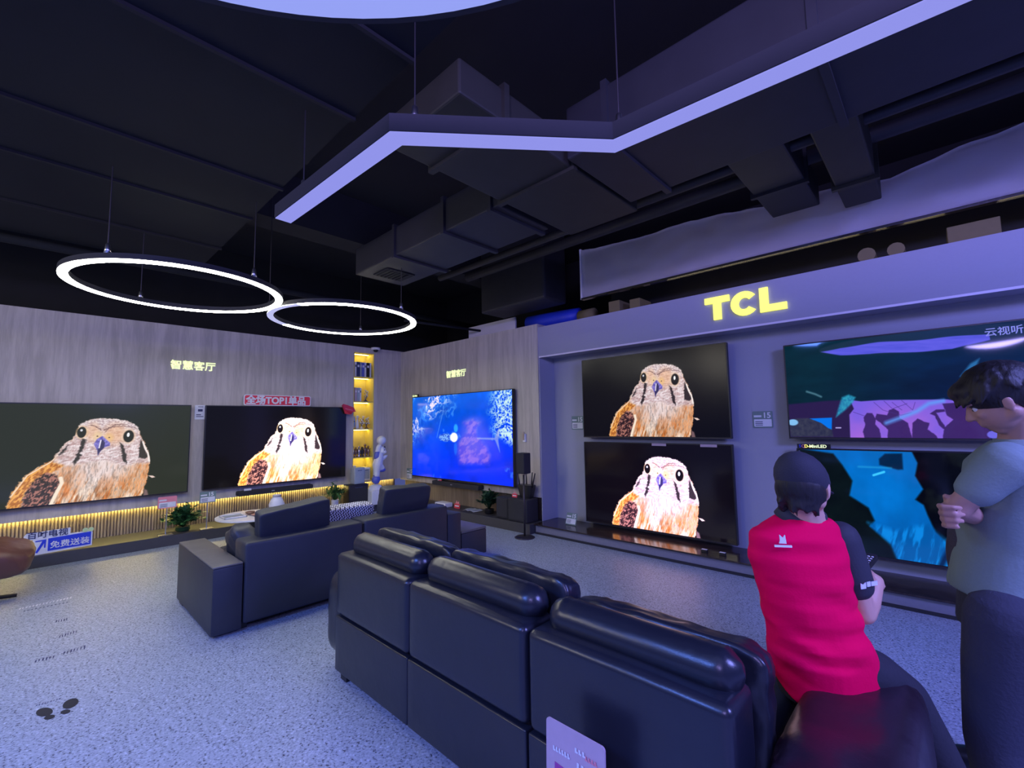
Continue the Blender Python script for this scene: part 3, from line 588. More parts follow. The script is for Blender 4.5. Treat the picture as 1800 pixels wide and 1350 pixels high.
ring(-4.78, .84, .77, 2.7, 'larger-looking bright white ring lamp hanging nearer the left oak wall end', (28, 195, 315))
ring(-4.90, 2.40, .78, 2.69, 'white ring lamp with an unlit stretch given a dim violet glow, the one nearer the shelf corner', (20, 140, 260), (215, 300))
# camera dome
t = thing('security_camera', (-7.6, 4.33, 2.87), 'small white dome camera on top of the lit yellow shelf', 'camera'); bm = B(); lathe(bm, [(.02, .075), (.085, .07), (.085, .035), (.06, .03)], (-7.62, 4.33, 2.87), 20); obj('housing', bm, M['white'], t, smooth=True)
bm = B(); lathe(bm, [(.045, .03), (.04, .005), (.02, -.01)], (-7.62, 4.33, 2.87), 16); obj('dome', bm, M['black'], t, smooth=True)
# ---------------------------------------------------------------- televisions
def tv(mxf, w_, h_, pic, m, label, depth=.05, bez=.012, name='television'):
    """mxf: frame whose origin is the lower left front corner, z towards the viewer"""
    t = thing(name, mxf.translation, label, 'television', 'wall televisions')
    bm = B(); prism(bm, rrect(0, w_, 0, h_, .006, 2), mxf @ Matrix.Translation((0, 0, -depth)), depth); obj('housing', bm, M['black'], t)
    bm = B(); prism(bm, rrect(w_*.25, w_*.75, h_*.25, h_*.75, .01, 2), mxf @ Matrix.Translation((0, 0, -depth-.03)), .03); obj('wall_bracket', bm, M['matte'], t)
    me = screen_mesh(pic, mxf @ Matrix.Translation((bez, bez*1.4, .0015)), w_-2*bez, h_-2.4*bez); link('screen', me, m, t)
    bm = B(); prism(bm, [(0, 0), (w_, 0), (w_, bez*.9), (0, bez*.9)], mxf @ Matrix.Translation((0, 0, .0)), .003); obj('bezel', bm, M['dark_metal'], t)
    return t
tvL1 = tv(LW(-.62, .622, -7.615), 2.12, 1.20, kestrel, screen_mat('screen_olive', .95, (.028, .034, .024)), 'wall television at the far left edge showing the kestrel on olive grey')
tvL2 = tv(LW(1.67, .622, -7.615), 2.10, 1.20, kestrel, screen_mat('screen_high_contrast', 2.6, (.0015, .001, .001)), 'kestrel television under the red banner, between the oak pillar and the lit shelf')
tvB = tv(BW(-7.17, .56, 4.84), 2.58, 1.445, ocean, screen_mat('screen_ocean', 1.15), 'big television showing a deep blue sea on the oak back wall', .055)
tvN1 = tv(BW(-3.565, 1.29, 5.15), 1.90, 1.05, kestrel, screen_mat('screen_semi_gloss', .95, (.0, .0, .002), .22, .2), 'upper kestrel television in the grey portal')
tvN2 = tv(BW(-3.565, .175, 5.15), 1.90, 1.055, kestrel, screen_mat('screen_vivid', (2.1, 1.9, 2.6), (.0008, 0, .0015)), 'lower kestrel television just above the dark glossy ledge')
tvN3 = tv(BW(-1.125, 1.30, 5.15), 1.66, .93, reef_reflections, screen_mat('screen_reef_reflections', 1., (0, 0, 0), .04), 'upper right television with a dark teal sea and painted-in reflections of a violet window and onlookers')
tvN4 = tv(BW(-1.07, .27, 5.15), 1.68, .94, silhouettes, screen_mat('screen_silhouettes', 1.05, (0, 0, 0), .08), 'lower right television with two dark figures before blue water, behind the man in the cap')
text('caption', '云视听', BW(.275, 2.125, 5.147), .07, M['paper'], tvN3, .001, .001)
t = tvN4
bm = B(); prism(bm, [(0, 0), (.27, 0), (.27, .04), (0, .04)], BW(-1.06, 1.212, 5.15), .012); bd = obj('badge_plate', bm, M['black'], t)
for s_, x, c_ in (('S', 0, 'blue'), ('Q', .02, 'pink'), ('D-', .045, 'letter'), ('Mini', .085, 'letterg'), ('LED', .155, 'letterg')): text('badge_letters', s_, BW(-1.045+x, 1.218, 5.137), .04, M[c_], bd, .001, .001)
bm = B(); prism(bm, [(0, 0), (.2, 0), (.2, .045), (0, .045)], BW(-7.16, 2.008, 4.84), .012); bd = obj('badge_plate', bm, M['black'], tvB); text('badge_letters', 'QD-Mini', BW(-7.15, 2.013, 4.828), .042, M['letterg'], bd, .001, .0015)
for x in (-2.58, -2.0):
    bm = B(); prism(bm, [(0, 0), (.18, 0), (.18, .03), (0, .03)], BW(x, 1.198, 5.147), .002); obj('sticker', bm, M['card'], tvN2)
# ---------------------------------------------------------------- lit letters and banners on the walls
t = thing('lit_sign', (-1.4, 4.94, 2.55), 'three bright yellow lit block letters on the grey portal', 'sign')
def arc(cx, cy, rx, ry, a0, a1, n=18): return [(cx+rx*math.cos(math.radians(a0+(a1-a0)*k/n)), cy+ry*math.sin(math.radians(a0+(a1-a0)*k/n))) for k in range(n+1)]
for P in ([(0, .245), (0, .18), (.085, .18), (.085, 0), (.165, 0), (.165, .18), (.25, .18), (.25, .245)], [(x+.262, z) for x, z in arc(.13, .122, .13, .125, 38, 322)+arc(.13, .122, .055, .06, 322, 38)], [(x+.535, z) for x, z in ((0, 0), (.235, 0), (.235, .068), (.078, .068), (.078, .245), (0, .245))]):
    bm = B(); prism(bm, P, BW(-1.79, 2.555, 4.948), .025); obj('letter', bm, M['letter'], t)
for (mxf, sz, lb) in ((LW(1.25, 2.335), .135, 'glowing cream Chinese letters above the televisions on the left oak wall'), (BW(-6.26, 2.31), .13, 'glowing cream Chinese letters above the blue sea television')):
    text('lit_sign', '智慧客厅', mxf, sz, M['letterg'], None, .008, .002, sx=1.0); tag(COL.objects[-1], lb, 'sign', 'lit Chinese signs on the oak walls')
t = thing('banner', (-7.6, 2.2, 1.84), 'red and white cut-out banner standing on top of the kestrel television near the shelf', 'sign')
bm = B(); prism(bm, rrect(2.15, 3.15, 1.828, 1.995, .03), fr((-7.63, 0, 0), (0, 1, 0), (0, 0, 1)), .012); obj('banner_board', bm, M['paper'], t)
bm = B(); prism(bm, rrect(2.165, 3.135, 1.842, 1.982, .025), fr((-7.618, 0, 0), (0, 1, 0), (0, 0, 1)), .003); obj('banner_face', bm, M['redtext'], t)
text('banner_letters', '全场TOP1单品', LW(2.18, 1.862, -7.612), .142, M['paper'], t, .002, .0055, sx=.97)
t = thing('red_tag', (-7.58, 3.7, 1.72), 'crumpled red ribbon tag on the upper corner of the kestrel television beside the shelf', 'tag')
bm = B(); prism(bm, [(0, .13), (.03, .16), (.12, .14), (.24, .10), (.27, .03), (.22, .02), (.17, -.02), (.08, -.01), (.05, .06)], LW(3.65, 1.715, -7.57), .02)
for v in bm.verts: v.co.x += .02*math.sin(v.co.y*40)
obj('ribbon', bm, M['red'], t)
bm = B(); prism(bm, [(.06, .075), (.2, .045), (.2, .052), (.06, .085)], LW(3.65, 1.715, -7.535), .002); obj('printed_line', bm, M['pink'], t)
# price tags
def price(mxf, w_, h_, label, leg=0, base=None, kind='green'):
    t = thing('price_tag', base if base else mxf.translation, label, 'price tag', 'price tags by the televisions')
    c1 = {'green': 'green_card', 'pink': 'pink', 'white': 'paper'}[kind]
    bm = B(); prism(bm, rrect(0, w_, 0, h_, .008, 2), mxf @ Matrix.Translation((0, 0, 0)), .004); obj('card', bm, M[c1], t)
    if kind != 'white':
        bm = B(); prism(bm, rrect(.06*w_, .94*w_, .08*h_, .52*h_, .006, 2), mxf @ Matrix.Translation((0, 0, .005)), .001); obj('insert', bm, M['paper'], t)
        for k in range(3):
            bm = B(); prism(bm, [(.12*w_, (.15+.1*k)*h_), (.5*w_, (.15+.1*k)*h_), (.5*w_, (.19+.1*k)*h_), (.12*w_, (.19+.1*k)*h_)], mxf @ Matrix.Translation((0, 0, .0065)), .001); obj('printed_line', bm, M['navy'], t)
        if kind == 'green': text('printed_number', '15', mxf @ Matrix.Translation((.5*w_, .60*h_, .005)), h_*.46, M['paper'], t, .0008, .002)
        bm = B(); prism(bm, [(.06*w_, .64*h_), (.45*w_, .64*h_), (.45*w_, .76*h_), (.06*w_, .76*h_)], mxf @ Matrix.Translation((0, 0, .005)), .001); obj('printed_line', bm, M['paper'], t)
    else:
        for a, b_, c, d in ((.3, .75, .55, .72), (.15, .6, .3, .36), (.15, .85, .18, .23), (.3, .8, .86, .9)):
            bm = B(); prism(bm, [(a*w_, c*h_), (b_*w_, c*h_), (b_*w_, d*h_), (a*w_, d*h_)], mxf @ Matrix.Translation((0, 0, .005)), .001); obj('printed_line', bm, M['navy'], t)
    if leg:
        p = mxf @ Vector((w_/2, 0, -.004)); bx, by, bz = base
        bm = B(); tube(bm, [p, (bx, by, bz+.008)], .006, 8); obj('pole', bm, M['metal'], t)
        bm = B(); box(bm, bx-.06, bx+.06, by-.075, by+.075, bz, bz+.008, .003, 1); obj('stand_base', bm, M['metal'], t)
    return t
price(LW(1.555, 1.62, -7.69), .125, .205, 'white price card on the oak pillar between the two left televisions', kind='white')
price(LW(1.14, .47, -7.38), .2, .15, 'pink and white price sign on a thin pole, left of the bushy plant', 1, (-7.39, 1.235, .13), 'pink')
price(LW(1.59, .48, -7.38), .19, .15, 'green price sign on a thin pole, right of the bushy plant', 1, (-7.39, 1.685, .13))
price(BW(-1.48, 1.405, 5.278), .19, .175, 'green price card on the grey wall between the two upper portal televisions')
price(BW(-3.85, 1.39, 5.278), .20, .19, 'green price card half hidden behind the upper kestrel television in the portal')
price(fr((-3.80, 5.0, .132), (1, 0, 0), (0, .35, 1)), .17, .155, 'green price card leaning on the glossy ledge beside the lower kestrel television')
price(BW(-7.28, .50, 4.80), .17, .2, 'green price card at the lower left corner of the blue sea television')
# free delivery sign on the left platform
t = thing('promotion_sign', (-7.36, .3, .13), 'blue and white cut-out promotion sign standing on the dark left platform', 'sign')
g0 = fr((-7.37, 0, 0), (0, 1, 0), (0, 0, 1)); P2 = lambda a, b_, c, d, z, th: None
bm = B(); prism(bm, [(-.02, .3), (-.02, .35), (.0, .375), (.345, .385), (.345, .32), (.53, .32), (.535, .3), (.535, .15), (.06, .13), (.05, .3)], g0, .01); obj('board', bm, M['paper'], t)
bm = B(); prism(bm, [(.17, .158), (.522, .166), (.522, .31), (.17, .295)], g0 @ Matrix.Translation((0, 0, .011)), .002); obj('blue_field', bm, M['blue'], t)
text('white_letters', '免费送装', LW(.185, .19, -7.355), .082, M['paper'], t, .001, .001)
text('dark_letters', '百吋电视', LW(.0, .318, -7.355), .082, M['navy'], t, .001, .001)
bm = B(); prism(bm, [(.075, .16), (.09, .15), (.14, .25), (.14, .2), (.152, .2), (.155, .29), (.07, .285), (.07, .273), (.125, .275)], g0 @ Matrix.Translation((0, 0, .012)), .002); obj('arrow', bm, M['blue'], t)
for y in (.47, .52): bm = B(); lathe(bm, [(.025, 0), (.025, .006)], (-7.36, y, .335), 16, (0, 1, 0), (0, 0, 1), (1, 0, 0)); obj('round_badge', bm, M['greenp'], t)
# ---------------------------------------------------------------- lit shelf and what stands in it
zs = [.49, .92, 1.43, 1.93, 2.385, 2.84]
t = thing('wall_shelf', (-7.8, 4.147, .49), 'tall narrow yellow shelf let into the oak wall and lit from within', 'shelf')
bm = B(); box(bm, -8.02, -7.99, 3.945, 4.35, .49, 2.84); box(bm, -8.0, XL-.004, 3.945, 3.957, .49, 2.84); box(bm, -8.0, XL-.004, 4.338, 4.35, .49, 2.84); obj('shelf_box', bm, M['yshelf'], t)
for z in zs: bm = B(); box(bm, -7.99, XL-.002, 3.957, 4.338, z-(.012 if z > .5 else 0), z+.006); obj('shelf_board', bm, M['yshelf'], t)
for z in zs[1:]: bm = B(); box(bm, -7.90, -7.88, 3.965, 4.33, z-.020, z-.0125); obj('led_strip', bm, M['ledy'], t)
def book(y, w_, z, h_, m, label, grp, d=.15):
    t = thing('book', (-7.8, y+w_/2, z), label, 'book', grp)
    bm = B(); box(bm, -7.72-d, -7.72, y, y+w_, z, z+h_, .003, 1); obj('cover', bm, M[m], t)
    bm = B(); box(bm, -7.715-d, -7.725, y+.004, y+w_-.004, z+h_-.001, z+h_+.001); obj('page_edges', bm, M['paper'], t)
    bm = B(); box(bm, -7.7205, -7.7185, y+.2*w_, y+.8*w_, z+h_*.65, z+h_*.8); obj('spine_label', bm, M['white' if m != 'white' else 'navy'], t)
y = 3.975
for w_, m, lb in ((.035, 'white', 'white book at the left end of the top shelf row'), (.062, 'navy', 'thick black book second from left on the top shelf'), (.03, 'greybox', 'thin grey-blue book between the black and violet ones on the top shelf'), (.05, 'statueb', 'violet-blue book in the middle of the top shelf row'), (.035, 'white', 'white book right of the violet one on the top shelf'), (.062, 'black', 'glossy black book near the right of the top shelf'), (.03, 'paper', 'slim pale book at the right end of the top shelf row')):
    book(y, w_-.002, zs[4]+.006, .27, m, lb, 'books on the top shelf'); y += w_+.004
y = 3.98
for w_, m, lb in ((.045, 'card', 'greyish pink book at the left of the second shelf'), (.05, 'greybox', 'grey book in the middle of the three on the second shelf'), (.03, 'white', 'white book beside the silver branch ornament')):
    book(y, w_-.002, zs[3]+.006, .25, m, lb, 'books on the second shelf'); y += w_+.003
def branchy(cy, z, h_, m, label, seed, m2='navy', n=14, spread=.06, nm='branch_ornament'):
    random.seed(seed); t = thing(nm, (-7.8, cy, z), label, 'ornament')
    bm = B(); lathe(bm, [(.035, 0), (.038, .012), (.012, .03), (.01, .05)], (-7.8, cy, z), 14); obj('ornament_base', bm, M[m2], t, smooth=True)
    bm = B(); b2 = B()
    for k in range(n):
        a = random.uniform(0, 2*PI); q = random.uniform(.3, 1); p = Vector((-7.8, cy, z+.04)); e = Vector((-7.8+math.cos(a)*spread*q, cy+math.sin(a)*spread*q, z+.04+(h_-.05)*random.uniform(.3, 1)))
        tube(bm, [p, (p+e)/2+Vector((0, random.uniform(-.02, .02), random.uniform(-.02, .02))), e], [.005, .004, .003], 5); ell(b2, e, (.012,)*3, n=3)
    obj('stems', bm, M[m], t, smooth=True); obj('buds', b2, M['statue' if m == 'silver' else m], t, smooth=True)
branchy(4.235, zs[3]+.006, .24, 'silver', 'white and silver branch ornament on the second shelf', 4)
t = thing('round_face_plaque', (-7.8, 4.0, zs[2]), 'sky blue oval figure with a dark dot on the third shelf', 'ornament')
bm = B(); ell(bm, (-7.8, 4.0, zs[2]+.13), (.03, .035, .122)); obj('body', bm, M['ltblue'], t, smooth=True); bm = B(); ell(bm, (-7.768, 4.0, zs[2]+.14), (.006, .01, .01), n=3); obj('dot', bm, M['black'], t, smooth=True)
t = thing('bottle_vase', (-7.8, 4.075, zs[2]), 'white bottle vase beside the sky blue oval figure', 'vase'); bm = B(); lathe(bm, [(.03, .006), (.034, .04), (.026, .12), (.012, .17), (.012, .2), (.03, .215), (.028, .235), (.008, .26)], (-7.8, 4.075, zs[2]), 20); obj('vase_body', bm, M['statue'], t, smooth=True); bm = B(); lathe(bm, [(.031, 0), (.031, .008)], (-7.8, 4.075, zs[2]), 20); obj('foot_ring', bm, M['greybox'], t)
branchy(4.16, zs[2]+.006, .25, 'silver', 'silver sprig ornament next to the white bottle vase', 9, 'white'); branchy(4.26, zs[2]+.006, .22, 'silver', 'silver cluster ornament at the right of the third shelf', 12, 'bronze')
def figurine(y, z, h_, m, label, seed):
    random.seed(seed); t = thing('figurine', (-7.78, y, z), label, 'figurine', 'figurines on the fourth shelf')
    s = h_/.2; bm = B(); lathe(bm, [(.026*s, 0), (.028*s, .01*s), (.014*s, .03*s), (.03*s, .07*s), (.024*s, .12*s), (.01*s, .14*s)], (-7.78, y, z), 14); obj('body', bm, M[m], t, smooth=True)
    bm = B(); ell(bm, (-7.78, y, z+.16*s), (.019*s, .019*s, .024*s), n=3); obj('head', bm, M[m], t, smooth=True)
    for q in (-1, 1): bm = B(); tube(bm, [(-7.78, y+q*.02*s, z+.115*s), (-7.76, y+q*.026*s, z+.10*s+random.uniform(-.02, .05)), (-7.75, y+q*.02*s, z+.13*s)], [.008*s, .006*s, .005*s], 6); obj('arm', bm, M[m], t, smooth=True)
for i, (y, h_, m, lb) in enumerate(((3.985, .23, 'silver', 'pale silver figurine at the left of the fourth shelf'), (4.045, .2, 'bronze', 'small bronze figurine second from left on the fourth shelf'), (4.105, .22, 'silver', 'silver figurine third from left on the fourth shelf'), (4.165, .2, 'black', 'black figurine in the middle of the fourth shelf'), (4.225, .26, 'bronze', 'tallest bronze figurine on the fourth shelf'), (4.29, .22, 'bronze', 'coppery figurine at the right end of the fourth shelf'))): figurine(y, zs[1]+.006, h_, m, lb, i)
def unit(x0, x1, y0, y1, z0, z1, m, label, nm='speaker_box', cat='speaker'):
    t = thing(nm, ((x0+x1)/2, (y0+y1)/2, z0), label, cat); bm = B(); box(bm, x0, x1, y0, y1, z0, z1, .012, 3); obj('cabinet', bm, M[m], t, sharp=.6)
    bm = B(); box(bm, x1-.002, x1+.003, y0+.02, y1-.02, z0+.03, z1-.03); obj('front_panel', bm, M['greybox' if m == 'white' else 'grille' if m in ('black', 'matte') else m], t)
    bm = B(); box(bm, x1+.002, x1+.005, y0+.3*(y1-y0), y1-.3*(y1-y0), z1-.055, z1-.045); obj('display_line', bm, M['navy'], t); return t
unit(-7.95, -7.73, 3.97, 4.03, zs[0]+.006, .78, 'white', 'slim white box at the left of the lowest shelf', 'storage_box', 'box')
unit(-7.95, -7.73, 4.16, 4.31, zs[0]+.006, .73, 'white', 'white appliance box at the right of the lowest shelf', 'storage_box', 'box')
unit(-7.55, -7.33, 3.70, 4.05, ZP, .495, 'black', 'black subwoofer cube on the platform between the fern and the white pedestal', 'subwoofer')
unit(-7.52, -7.36, 3.81, 4.0, .497, .775, 'greybox', 'blue-grey casing standing on the black subwoofer cube', 'appliance', 'appliance')
# ---------------------------------------------------------------- statue on its pedestal
t = thing('pedestal', (-7.35, 4.2, ZP), 'white round-shouldered pedestal between the black cube and the corner', 'pedestal'); bm = B(); box(bm, -7.48, -7.2, 4.05, 4.33, ZP, .37, .015, 2); obj('block', bm, M['statue'], t)
bm = B(); lathe(bm, [(.13, .0), (.13, .02), (.10, .07), (.05, .09)], (-7.34, 4.19, .37), 24); obj('domed_top', bm, M['statue'], t, smooth=True)
t = thing('statue', (-7.34, 4.19, .46), 'white and periwinkle acrobat statue balancing a pale ball, on the white pedestal', 'statue')
def C_(y, z, x=-7.34): return Vector((x, y+(z-.46)*.14, z))
bm = B(); ell(bm, C_(4.19, .542), (.075, .075, .08)); obj('lower_ball', bm, M['statueb'], t, smooth=True)
bm = B(); chain(bm, [(C_(4.19, .61), .058), (C_(4.18, .70), .058), (C_(4.18, .80), .088), (C_(4.195, .91), .076), (C_(4.19, .98), .062)]); chain(bm, [(C_(4.19, .80), .075), (C_(4.26, .74), .062)]); chain(bm, [(C_(4.17, .93), .052), (C_(4.145, 1.02), .042), (C_(4.15, 1.10), .04), (C_(4.17, 1.12), .044)]); chain(bm, [(C_(4.2, .92), .045), (C_(4.26, .90), .038), (C_(4.31, .93), .032), (C_(4.35, .95), .012)])
o = obj('body', bm, M['statue'], t); fuse(o, .008, 3)
bm = B(); ell(bm, C_(4.235, 1.04), (.062, .062, .078)); ell(bm, C_(4.265, 1.02, -7.30), (.036, .036, .03)); obj('head', bm, M['statue'], t, smooth=True)
bm = B(); ell(bm, C_(4.28, 1.10), (.012, .012, .022)); ell(bm, C_(4.245, 1.055, -7.28), (.006, .008, .009)); obj('eye_and_ear', bm, M['black'], t, smooth=True)
bm = B(); ell(bm, C_(4.285, .70), (.058, .068, .038)); obj('raised_shoe', bm, M['statueb'], t, smooth=True); bm = B(); ell(bm, C_(4.19, .615), (.05, .06, .035)); obj('standing_shoe', bm, M['statueb'], t, smooth=True)
bm = B(); chain(bm, [(C_(4.15, 1.0), .052), (C_(4.15, .94), .056)]); obj('sleeve', bm, M['statueb'], t, smooth=True)
bm = B(); ell(bm, C_(4.195, 1.225), (.08, .08, .08)); obj('top_ball', bm, M['statue'], t, smooth=True)
# ---------------------------------------------------------------- plants
def leafm(bm, p, d, ln, wd, droop=.3, seg=4):
    p = Vector(p); d = Vector(d).normalized(); s = d.cross(Vector((0, 0, 1)))
    s = s.normalized() if s.length > .1 else Vector((1, 0, 0)); prev = None
    for k in range(seg+1):
        q = k/seg; c = p+d*ln*q-Vector((0, 0, droop*ln*q*q)); h_ = wd*math.sin(PI*min(.98, .12+q*.88))**.8*(1 if q < .95 else .1)
        n = Vector((0, 0, .15*h_)); a = [bm.verts.new(c-s*h_+n), bm.verts.new(c), bm.verts.new(c+s*h_+n)]
        if prev: bm.faces.new((prev[0], prev[1], a[1], a[0])); bm.faces.new((prev[1], prev[2], a[2], a[1]))
        prev = a
def plant(c, r, h_, n, ln, wd, m, label, seed, potr, poth, potm='pot', up=.4, nm='potted_plant'):
    random.seed(seed); x, y, z = c; t = thing(nm, c, label, 'plant')
    bm = B(); lathe(bm, [(potr*.7, 0), (potr, poth*.3), (potr*.95, poth*.9), (potr*1.05, poth), (potr*.85, poth), (potr*.8, poth*.85)], c, 20); pt = obj('pot', bm, M[potm], t, smooth=True)
    bm = B(); lathe(bm, [(potr*.78, poth*.8), (potr*.78, poth*.86)], c, 16); obj('soil', bm, M['soil'], pt)
    bm = B(); b2 = B()
    for k in range(n):
        a = random.uniform(0, 2*PI); el = random.uniform(-.1, 1)**.8 if k else 1; el = abs(el) if not isinstance(el, complex) else .3
        e = Vector((x+math.cos(a)*r*random.uniform(.1, 1)*math.cos(el*1.2), y+math.sin(a)*r*random.uniform(.1, 1)*math.cos(el*1.2), z+poth+(h_-poth)*(.15+.75*el*random.uniform(.5, 1))))
        b0 = Vector((x, y, z+poth*.85)); tube(b2, [b0, (b0+e)/2+Vector((0, 0, .03)), e], [.004, .003, .002], 4)
        for j in range(3): d = (e-b0).normalized()*.7+Vector((random.uniform(-1, 1), random.uniform(-1, 1), random.uniform(-.2, .8)))*.8; leafm(bm, e-(e-b0)*.12*j, d, ln*random.uniform(.6, 1.1), wd*random.uniform(.7, 1.1), up)
    obj('leaves', bm, M[m], t, smooth=True); obj('stems', b2, M[m], t, smooth=True)
plant((-7.50, 1.44, ZP), .25, .40, 120, .10, .028, 'leaf', 'bushy bright green plant between the two price signs on the left platform', 3, .085, .06, 'leafd')
plant((-7.42, 3.50, ZP), .21, .46, 34, .17, .024, 'leaf', 'spiky fern in a pale pot beside the black subwoofer cube', 5, .06, .15, up=.6)
plant((-5.12, 4.84, ZP), .21, .40, 60, .11, .03, 'leafd', 'dark leafy plant on the platform under the sea television', 8, .075, .07, 'black')
# ---------------------------------------------------------------- soundbars
def soundbar(mxf, w_, h_, d, label):
    t = thing('soundbar', mxf.translation, label, 'soundbar', 'soundbars under the televisions'); bm = B(); prism(bm, rrect(0, w_, 0, h_, .02), mxf, d); obj('body', bm, M['grille'], t)
    bm = B(); prism(bm, [(w_*.42, h_*.4), (w_*.46, h_*.4), (w_*.46, h_*.6), (w_*.42, h_*.6)], mxf @ Matrix.Translation((0, 0, d)), .001); obj('logo_plate', bm, M['metal'], t)
    bm = B(); prism(bm, [(.08*w_, h_), (.17*w_, h_), (.17*w_, h_+.03), (.08*w_, h_+.03)], mxf @ Matrix.Translation((0, 0, d*.6)), .002); obj('paper_tag', bm, M['paper'], t); return t
soundbar(LW(2.11, .485, -7.698), 1.09, .07, .12, 'black soundbar on the left oak wall below the kestrel television')
soundbar(BW(-6.52, .46, 4.929), 1.19, .07, .12, 'black soundbar below the blue sea television')
# ---------------------------------------------------------------- speaker on its stand, subwoofers, router, small signs
t = thing('speaker_stand', (-4.09, 4.5, 0), 'slim round-based stand holding the black satellite speaker', 'stand')
bm = B(); lathe(bm, [(.13, 0), (.135, .008), (.12, .016), (.02, .022)], (-4.09, 4.5, 0), 40); obj('base', bm, M['dark_metal'], t, smooth=True)
bm = B(); tube(bm, [(-4.09, 4.5, .02), (-4.09, 4.5, .812)], .013, 14); obj('pole', bm, M['dark_metal'], t, smooth=True)
t = thing('satellite_speaker', (-4.09, 4.5, .82), 'black box speaker on top of the slim stand by the portal', 'speaker')
bm = B(); box(bm, -4.16, -4.02, 4.43, 4.57, .83, 1.10, .012, 3); obj('cabinet', bm, M['grille'], t); bm = B(); box(bm, -4.12, -4.06, 4.46, 4.54, .815, .83); obj('bottom_plate', bm, M['metal'], t)
def sub(x0, x1, y0, y1, z0, z1, label):
    t = thing('subwoofer', ((x0+x1)/2, (y0+y1)/2, z0), label, 'speaker'); bm = B(); box(bm, x0, x1, y0, y1, z0, z1, .02, 3); obj('cabinet', bm, M['matte'], t, sharp=.6)
    bm = B(); box(bm, x0+.02, x1-.02, y0-.006, y0+.002, z0+.03, z1-.02, .003, 1); obj('front_grille', bm, M['grille'], t)
    bm = B(); box(bm, x0+.03, x1-.03, y0+.03, y1-.03, z0-.0, z0+.008); obj('feet', bm, M['black'], t)
sub(-4.83, -4.58, 4.70, 4.95, ZP, .43, 'black subwoofer on the platform, left of its pair near the portal')
sub(-4.56, -4.20, 4.67, 4.92, ZP, .45, 'black subwoofer right next to the speaker stand')
t = thing('router', (-4.36, 4.8, .452), 'black router with four upright antennas on the right subwoofer', 'router')
bm = B(); loft(bm, [((-4.33, 4.82, .454), (.09, 0, 0), (0, .06, 0)), ((-4.33, 4.82, .60), (.13, 0, 0), (0, .07, 0)), ((-4.33, 4.82, .63), (.13, 0, 0), (0, .07, 0))], 20, 5); obj('body', bm, M['black'], t, sharp=.7)
for x, y, a in ((-4.44, 4.80, -.04), (-4.37, 4.87, -.01), (-4.28, 4.87, .02), (-4.2, 4.80, .05)): bm = B(); tube(bm, [(x, y, .60), (x+a*.3, y, .68), (x+a, y, .80)], [.009, .010, .007], 8); obj('antenna', bm, M['black'], t, smooth=True)
def minisign(x, y, z, label, s=1.):
    t = thing('small_sign', (x, y, z), label, 'sign', 'little pink signs near the sea television')
    bm = B(); prism(bm, rrect(-.05*s, .05*s, 0, .05*s, .01*s), fr((x, y, z), (1, 0, 0), (0, .15, 1)), .004); obj('plate', bm, M['red'], t)
    bm = B(); prism(bm, [(-.03*s, .05*s), (-.015*s, .085*s), (.0, .06*s), (.02*s, .075*s), (.03*s, .05*s)], fr((x, y, z), (1, 0, 0), (0, .15, 1)), .004); obj('paper_figure', bm, M['pink'], t)
    bm = B(); prism(bm, [(-.035*s, .02*s), (.035*s, .02*s), (.035*s, .032*s), (-.035*s, .032*s)], fr((x, y-.006, z), (1, 0, 0), (0, .15, 1)), .001); obj('printed_line', bm, M['paper'], t)
minisign(-6.33, 4.84, .53, 'tiny pink sign on the soundbar under the sea television', .8); minisign(-4.47, 4.72, .452, 'tiny pink sign on the right subwoofer in front of the router', 1.)
minisign(-5.84, 4.80, ZP, 'pink and red sign on the platform left of the open white booklet', 1.5)
t = thing('open_booklet', (-5.48, 4.82, ZP), 'open white booklet lying on the dark platform under the sea television', 'booklet')
for q in (-1, 1):
    bm = B(); r0 = [bm.verts.new((-5.48+q*x, y, ZP+z)) for x, z in ((0, .012), (.05, .025), (.1, .018), (.13, .006)) for y in (4.72, 4.92)]
    for i in range(3): bm.faces.new((r0[2*i], r0[2*i+1], r0[2*i+3], r0[2*i+2]))
    bmesh.ops.solidify(bm, geom=bm.faces[:], thickness=.006); obj('page', bm, M['paper'], t)
    bm = B(); box(bm, -5.48+min(q*.03, q*.11), -5.48+max(q*.03, q*.11), 4.76, 4.88, ZP+.027, ZP+.029); obj('printed_block', bm, M['greybox'], t)
t = thing('white_device', (-6.1, 4.82, ZP), 'flat white device standing on the platform behind the sofa back', 'device'); bm = B(); box(bm, -6.3, -6.02, 4.70, 4.86, ZP, .20, .01, 2); obj('body', bm, M['white'], t); bm = B(); box(bm, -6.27, -6.05, 4.696, 4.702, .15, .18); obj('dark_window', bm, M['navy'], t)
t = thing('wall_switch', (-4.42, 4.92, 1.28), 'small steel and white holder on the oak wall right of the sea television', 'switch'); bm = B(); box(bm, -4.46, -4.41, 4.90, 4.93, 1.22, 1.34, .006, 2); obj('plate', bm, M['white'], t); bm = B(); box(bm, -4.45, -4.42, 4.885, 4.90, 1.25, 1.37); obj('grip', bm, M['metal'], t)
for x, lb in ((-1.9, 'small black-and-white box lying on the glossy ledge, left one'), (-1.72, 'tiny black box lying on the glossy ledge, right one')):
    t = thing('small_box', (x, 4.86, ZP), lb, 'box'); bm = B(); box(bm, x-.03, x+.03, 4.84, 4.88, ZP, ZP+.03, .003, 1); obj('body', bm, M['black'], t); bm = B(); box(bm, x-.028, x+.028, 4.842, 4.878, ZP+.03, ZP+.032); obj('top_label', bm, M['white'], t)
